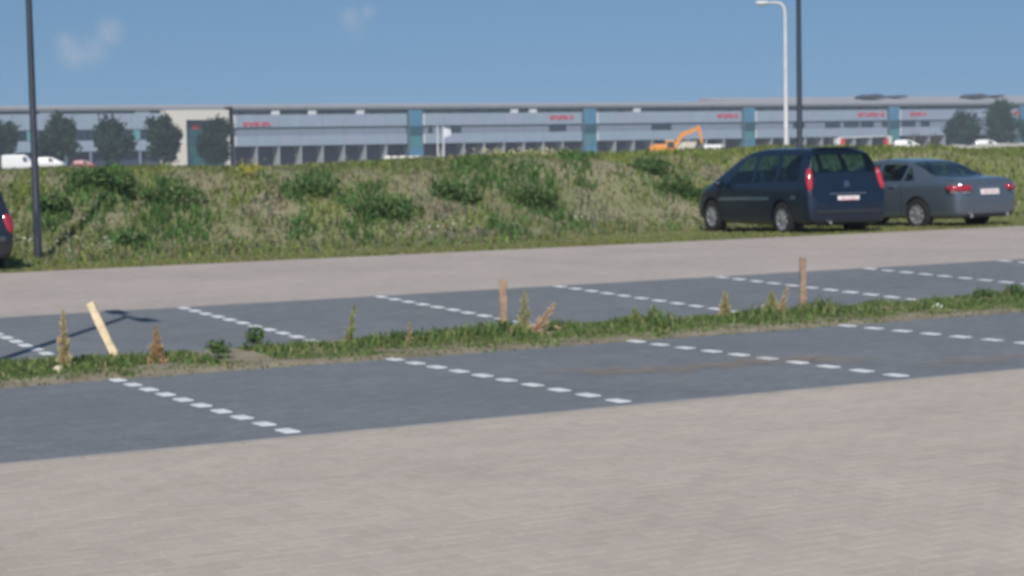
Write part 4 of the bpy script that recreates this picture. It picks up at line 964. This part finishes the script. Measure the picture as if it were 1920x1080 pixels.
for k in range(5):
    a = on_y(727+14*k, 292, 118); h = a.z-.02*(k % 2)
    o = MB().box((-.21, -.25, 0), (.21, .25, h-.75), .03).build('concrete_block', mat('white_concrete', (.72, .69, .64), .8, .06, 3)); o.location = (a.x, 118, .75); o.rotation_euler = (0, 0, math.radians(-28))
    tag(o, ['leftmost', 'second from left', 'middle', 'second from right', 'rightmost'][k]+' of five white concrete blocks on the crest left of the flagpoles', 'concrete block', 'white concrete blocks on the crest')
pl = sheet('block_terrace', [50, 54, 58, 62], [116, 118, 120], lambda x, y: .75, M_ground); tag(pl, kind='structure')
for k, (px, flag) in enumerate(((820, False), (831, True))):
    q = on_y(px, 238, 330); t = thing('flagpole', ['bare white flagpole left of the one with the flag', 'white flagpole flying a plain white flag before the warehouse'][k], 'flagpole', (q.x, 330, 0), math.radians(-28), 'flagpoles before the warehouse')
    MB().tube([(0, 0, -.2), (0, 0, q.z)], [.16, .1], 10).build('pole', M_white, t, True); MB().ellipsoid((0, 0, q.z+.1), (.13, .13, .13), 10, 8).build('finial', M_white, t)
    if flag:
        n = 12; V = []
        for j in (0, 1):
            for i in range(n+1): V.append((.1+1.35*i/n, .12*math.sin(i*.8), q.z-.2-j*1.9-.35*(i/n)*(1-j*2.4)))
        F = [(i, i+1, n+2+i, n+1+i) for i in range(n)]; o = MB().add(V, F).build('flag', mat('flag_cloth', (.66, .69, .75), .8), t); o.modifiers.new('thick', 'SOLIDIFY').thickness = .02
def barrier():
    a, b = on_y(1572, 264, 250), on_y(1668, 262, 250); mr = mat('barrier_red', (.60, .07, .06), .5); L = (b-a).length
    t = thing('road_barrier', 'red and white road barrier with a long white boom above the people carrier', 'barrier', (a.x, 250, 0), math.atan2(b.y-a.y, b.x-a.x)); z = on_y(1600, 258, 250).z
    MB().box((-.55, -.5, 0), (.05, .5, z-.1), .06).build('housing', M_white, t); MB().box((.06, -.5, z-1.3), (1.0, .5, z-.15), .06).build('red_panel', mr, t)
    MB().tube([(0, 0, z), (L, 0, z+.15)], [.11, .07], 8).build('boom', M_white, t); MB().box((L-1.0, -.3, 0), (L-.45, .3, z-.3), .05).build('catch_post', mr, t); MB().box((L-.4, -.3, 0), (L+.3, .3, z+.1), .05).build('end_panel', mat('end_panel_cream', (.6, .56, .52), .7), t)
barrier()
def low_wall():
    a, b = on_y(1770, 266, 200), on_y(1925, 262, 200); t = thing('low_wall', 'low whitish concrete wall below the broad tree pair at right', 'wall', (a.x, 200, 0), math.atan2(b.y-a.y, b.x-a.x)); L = (b-a).length; n = 12; mm = mat('pale_concrete', (.45, .44, .40), .85, .12, 2)
    for i in range(n):
        z = on_y(1770+155*(i+.5)/n, 272.5-5*(i/n), 200).z+rnd.uniform(-.12, .1); box('wall_block', (i*L/n+.02, -.2, 0), ((i+1)*L/n-.02, .2, z), mm, t)
low_wall()

# ------------------------------------------------------------------ air
def haze():
    me = MB().box((-3010, -3010, -1.4), (4510, 4510, 24))
    m = bpy.data.materials.new('haze_air'); m.use_nodes = True; n, l = m.node_tree.nodes, m.node_tree.links; n.remove(n['Principled BSDF'])
    v = n.new('ShaderNodeVolumePrincipled'); v.inputs['Color'].default_value = (.78, .86, .98, 1); v.inputs['Density'].default_value = HAZE; v.inputs['Anisotropy'].default_value = 0
    l.new(v.outputs[0], n['Material Output'].inputs['Volume'])
    o = me.build('haze', m); tag(o, 'thin pale haze in the air over the whole place', 'haze', kind='stuff')
HAZE = .00046
haze()
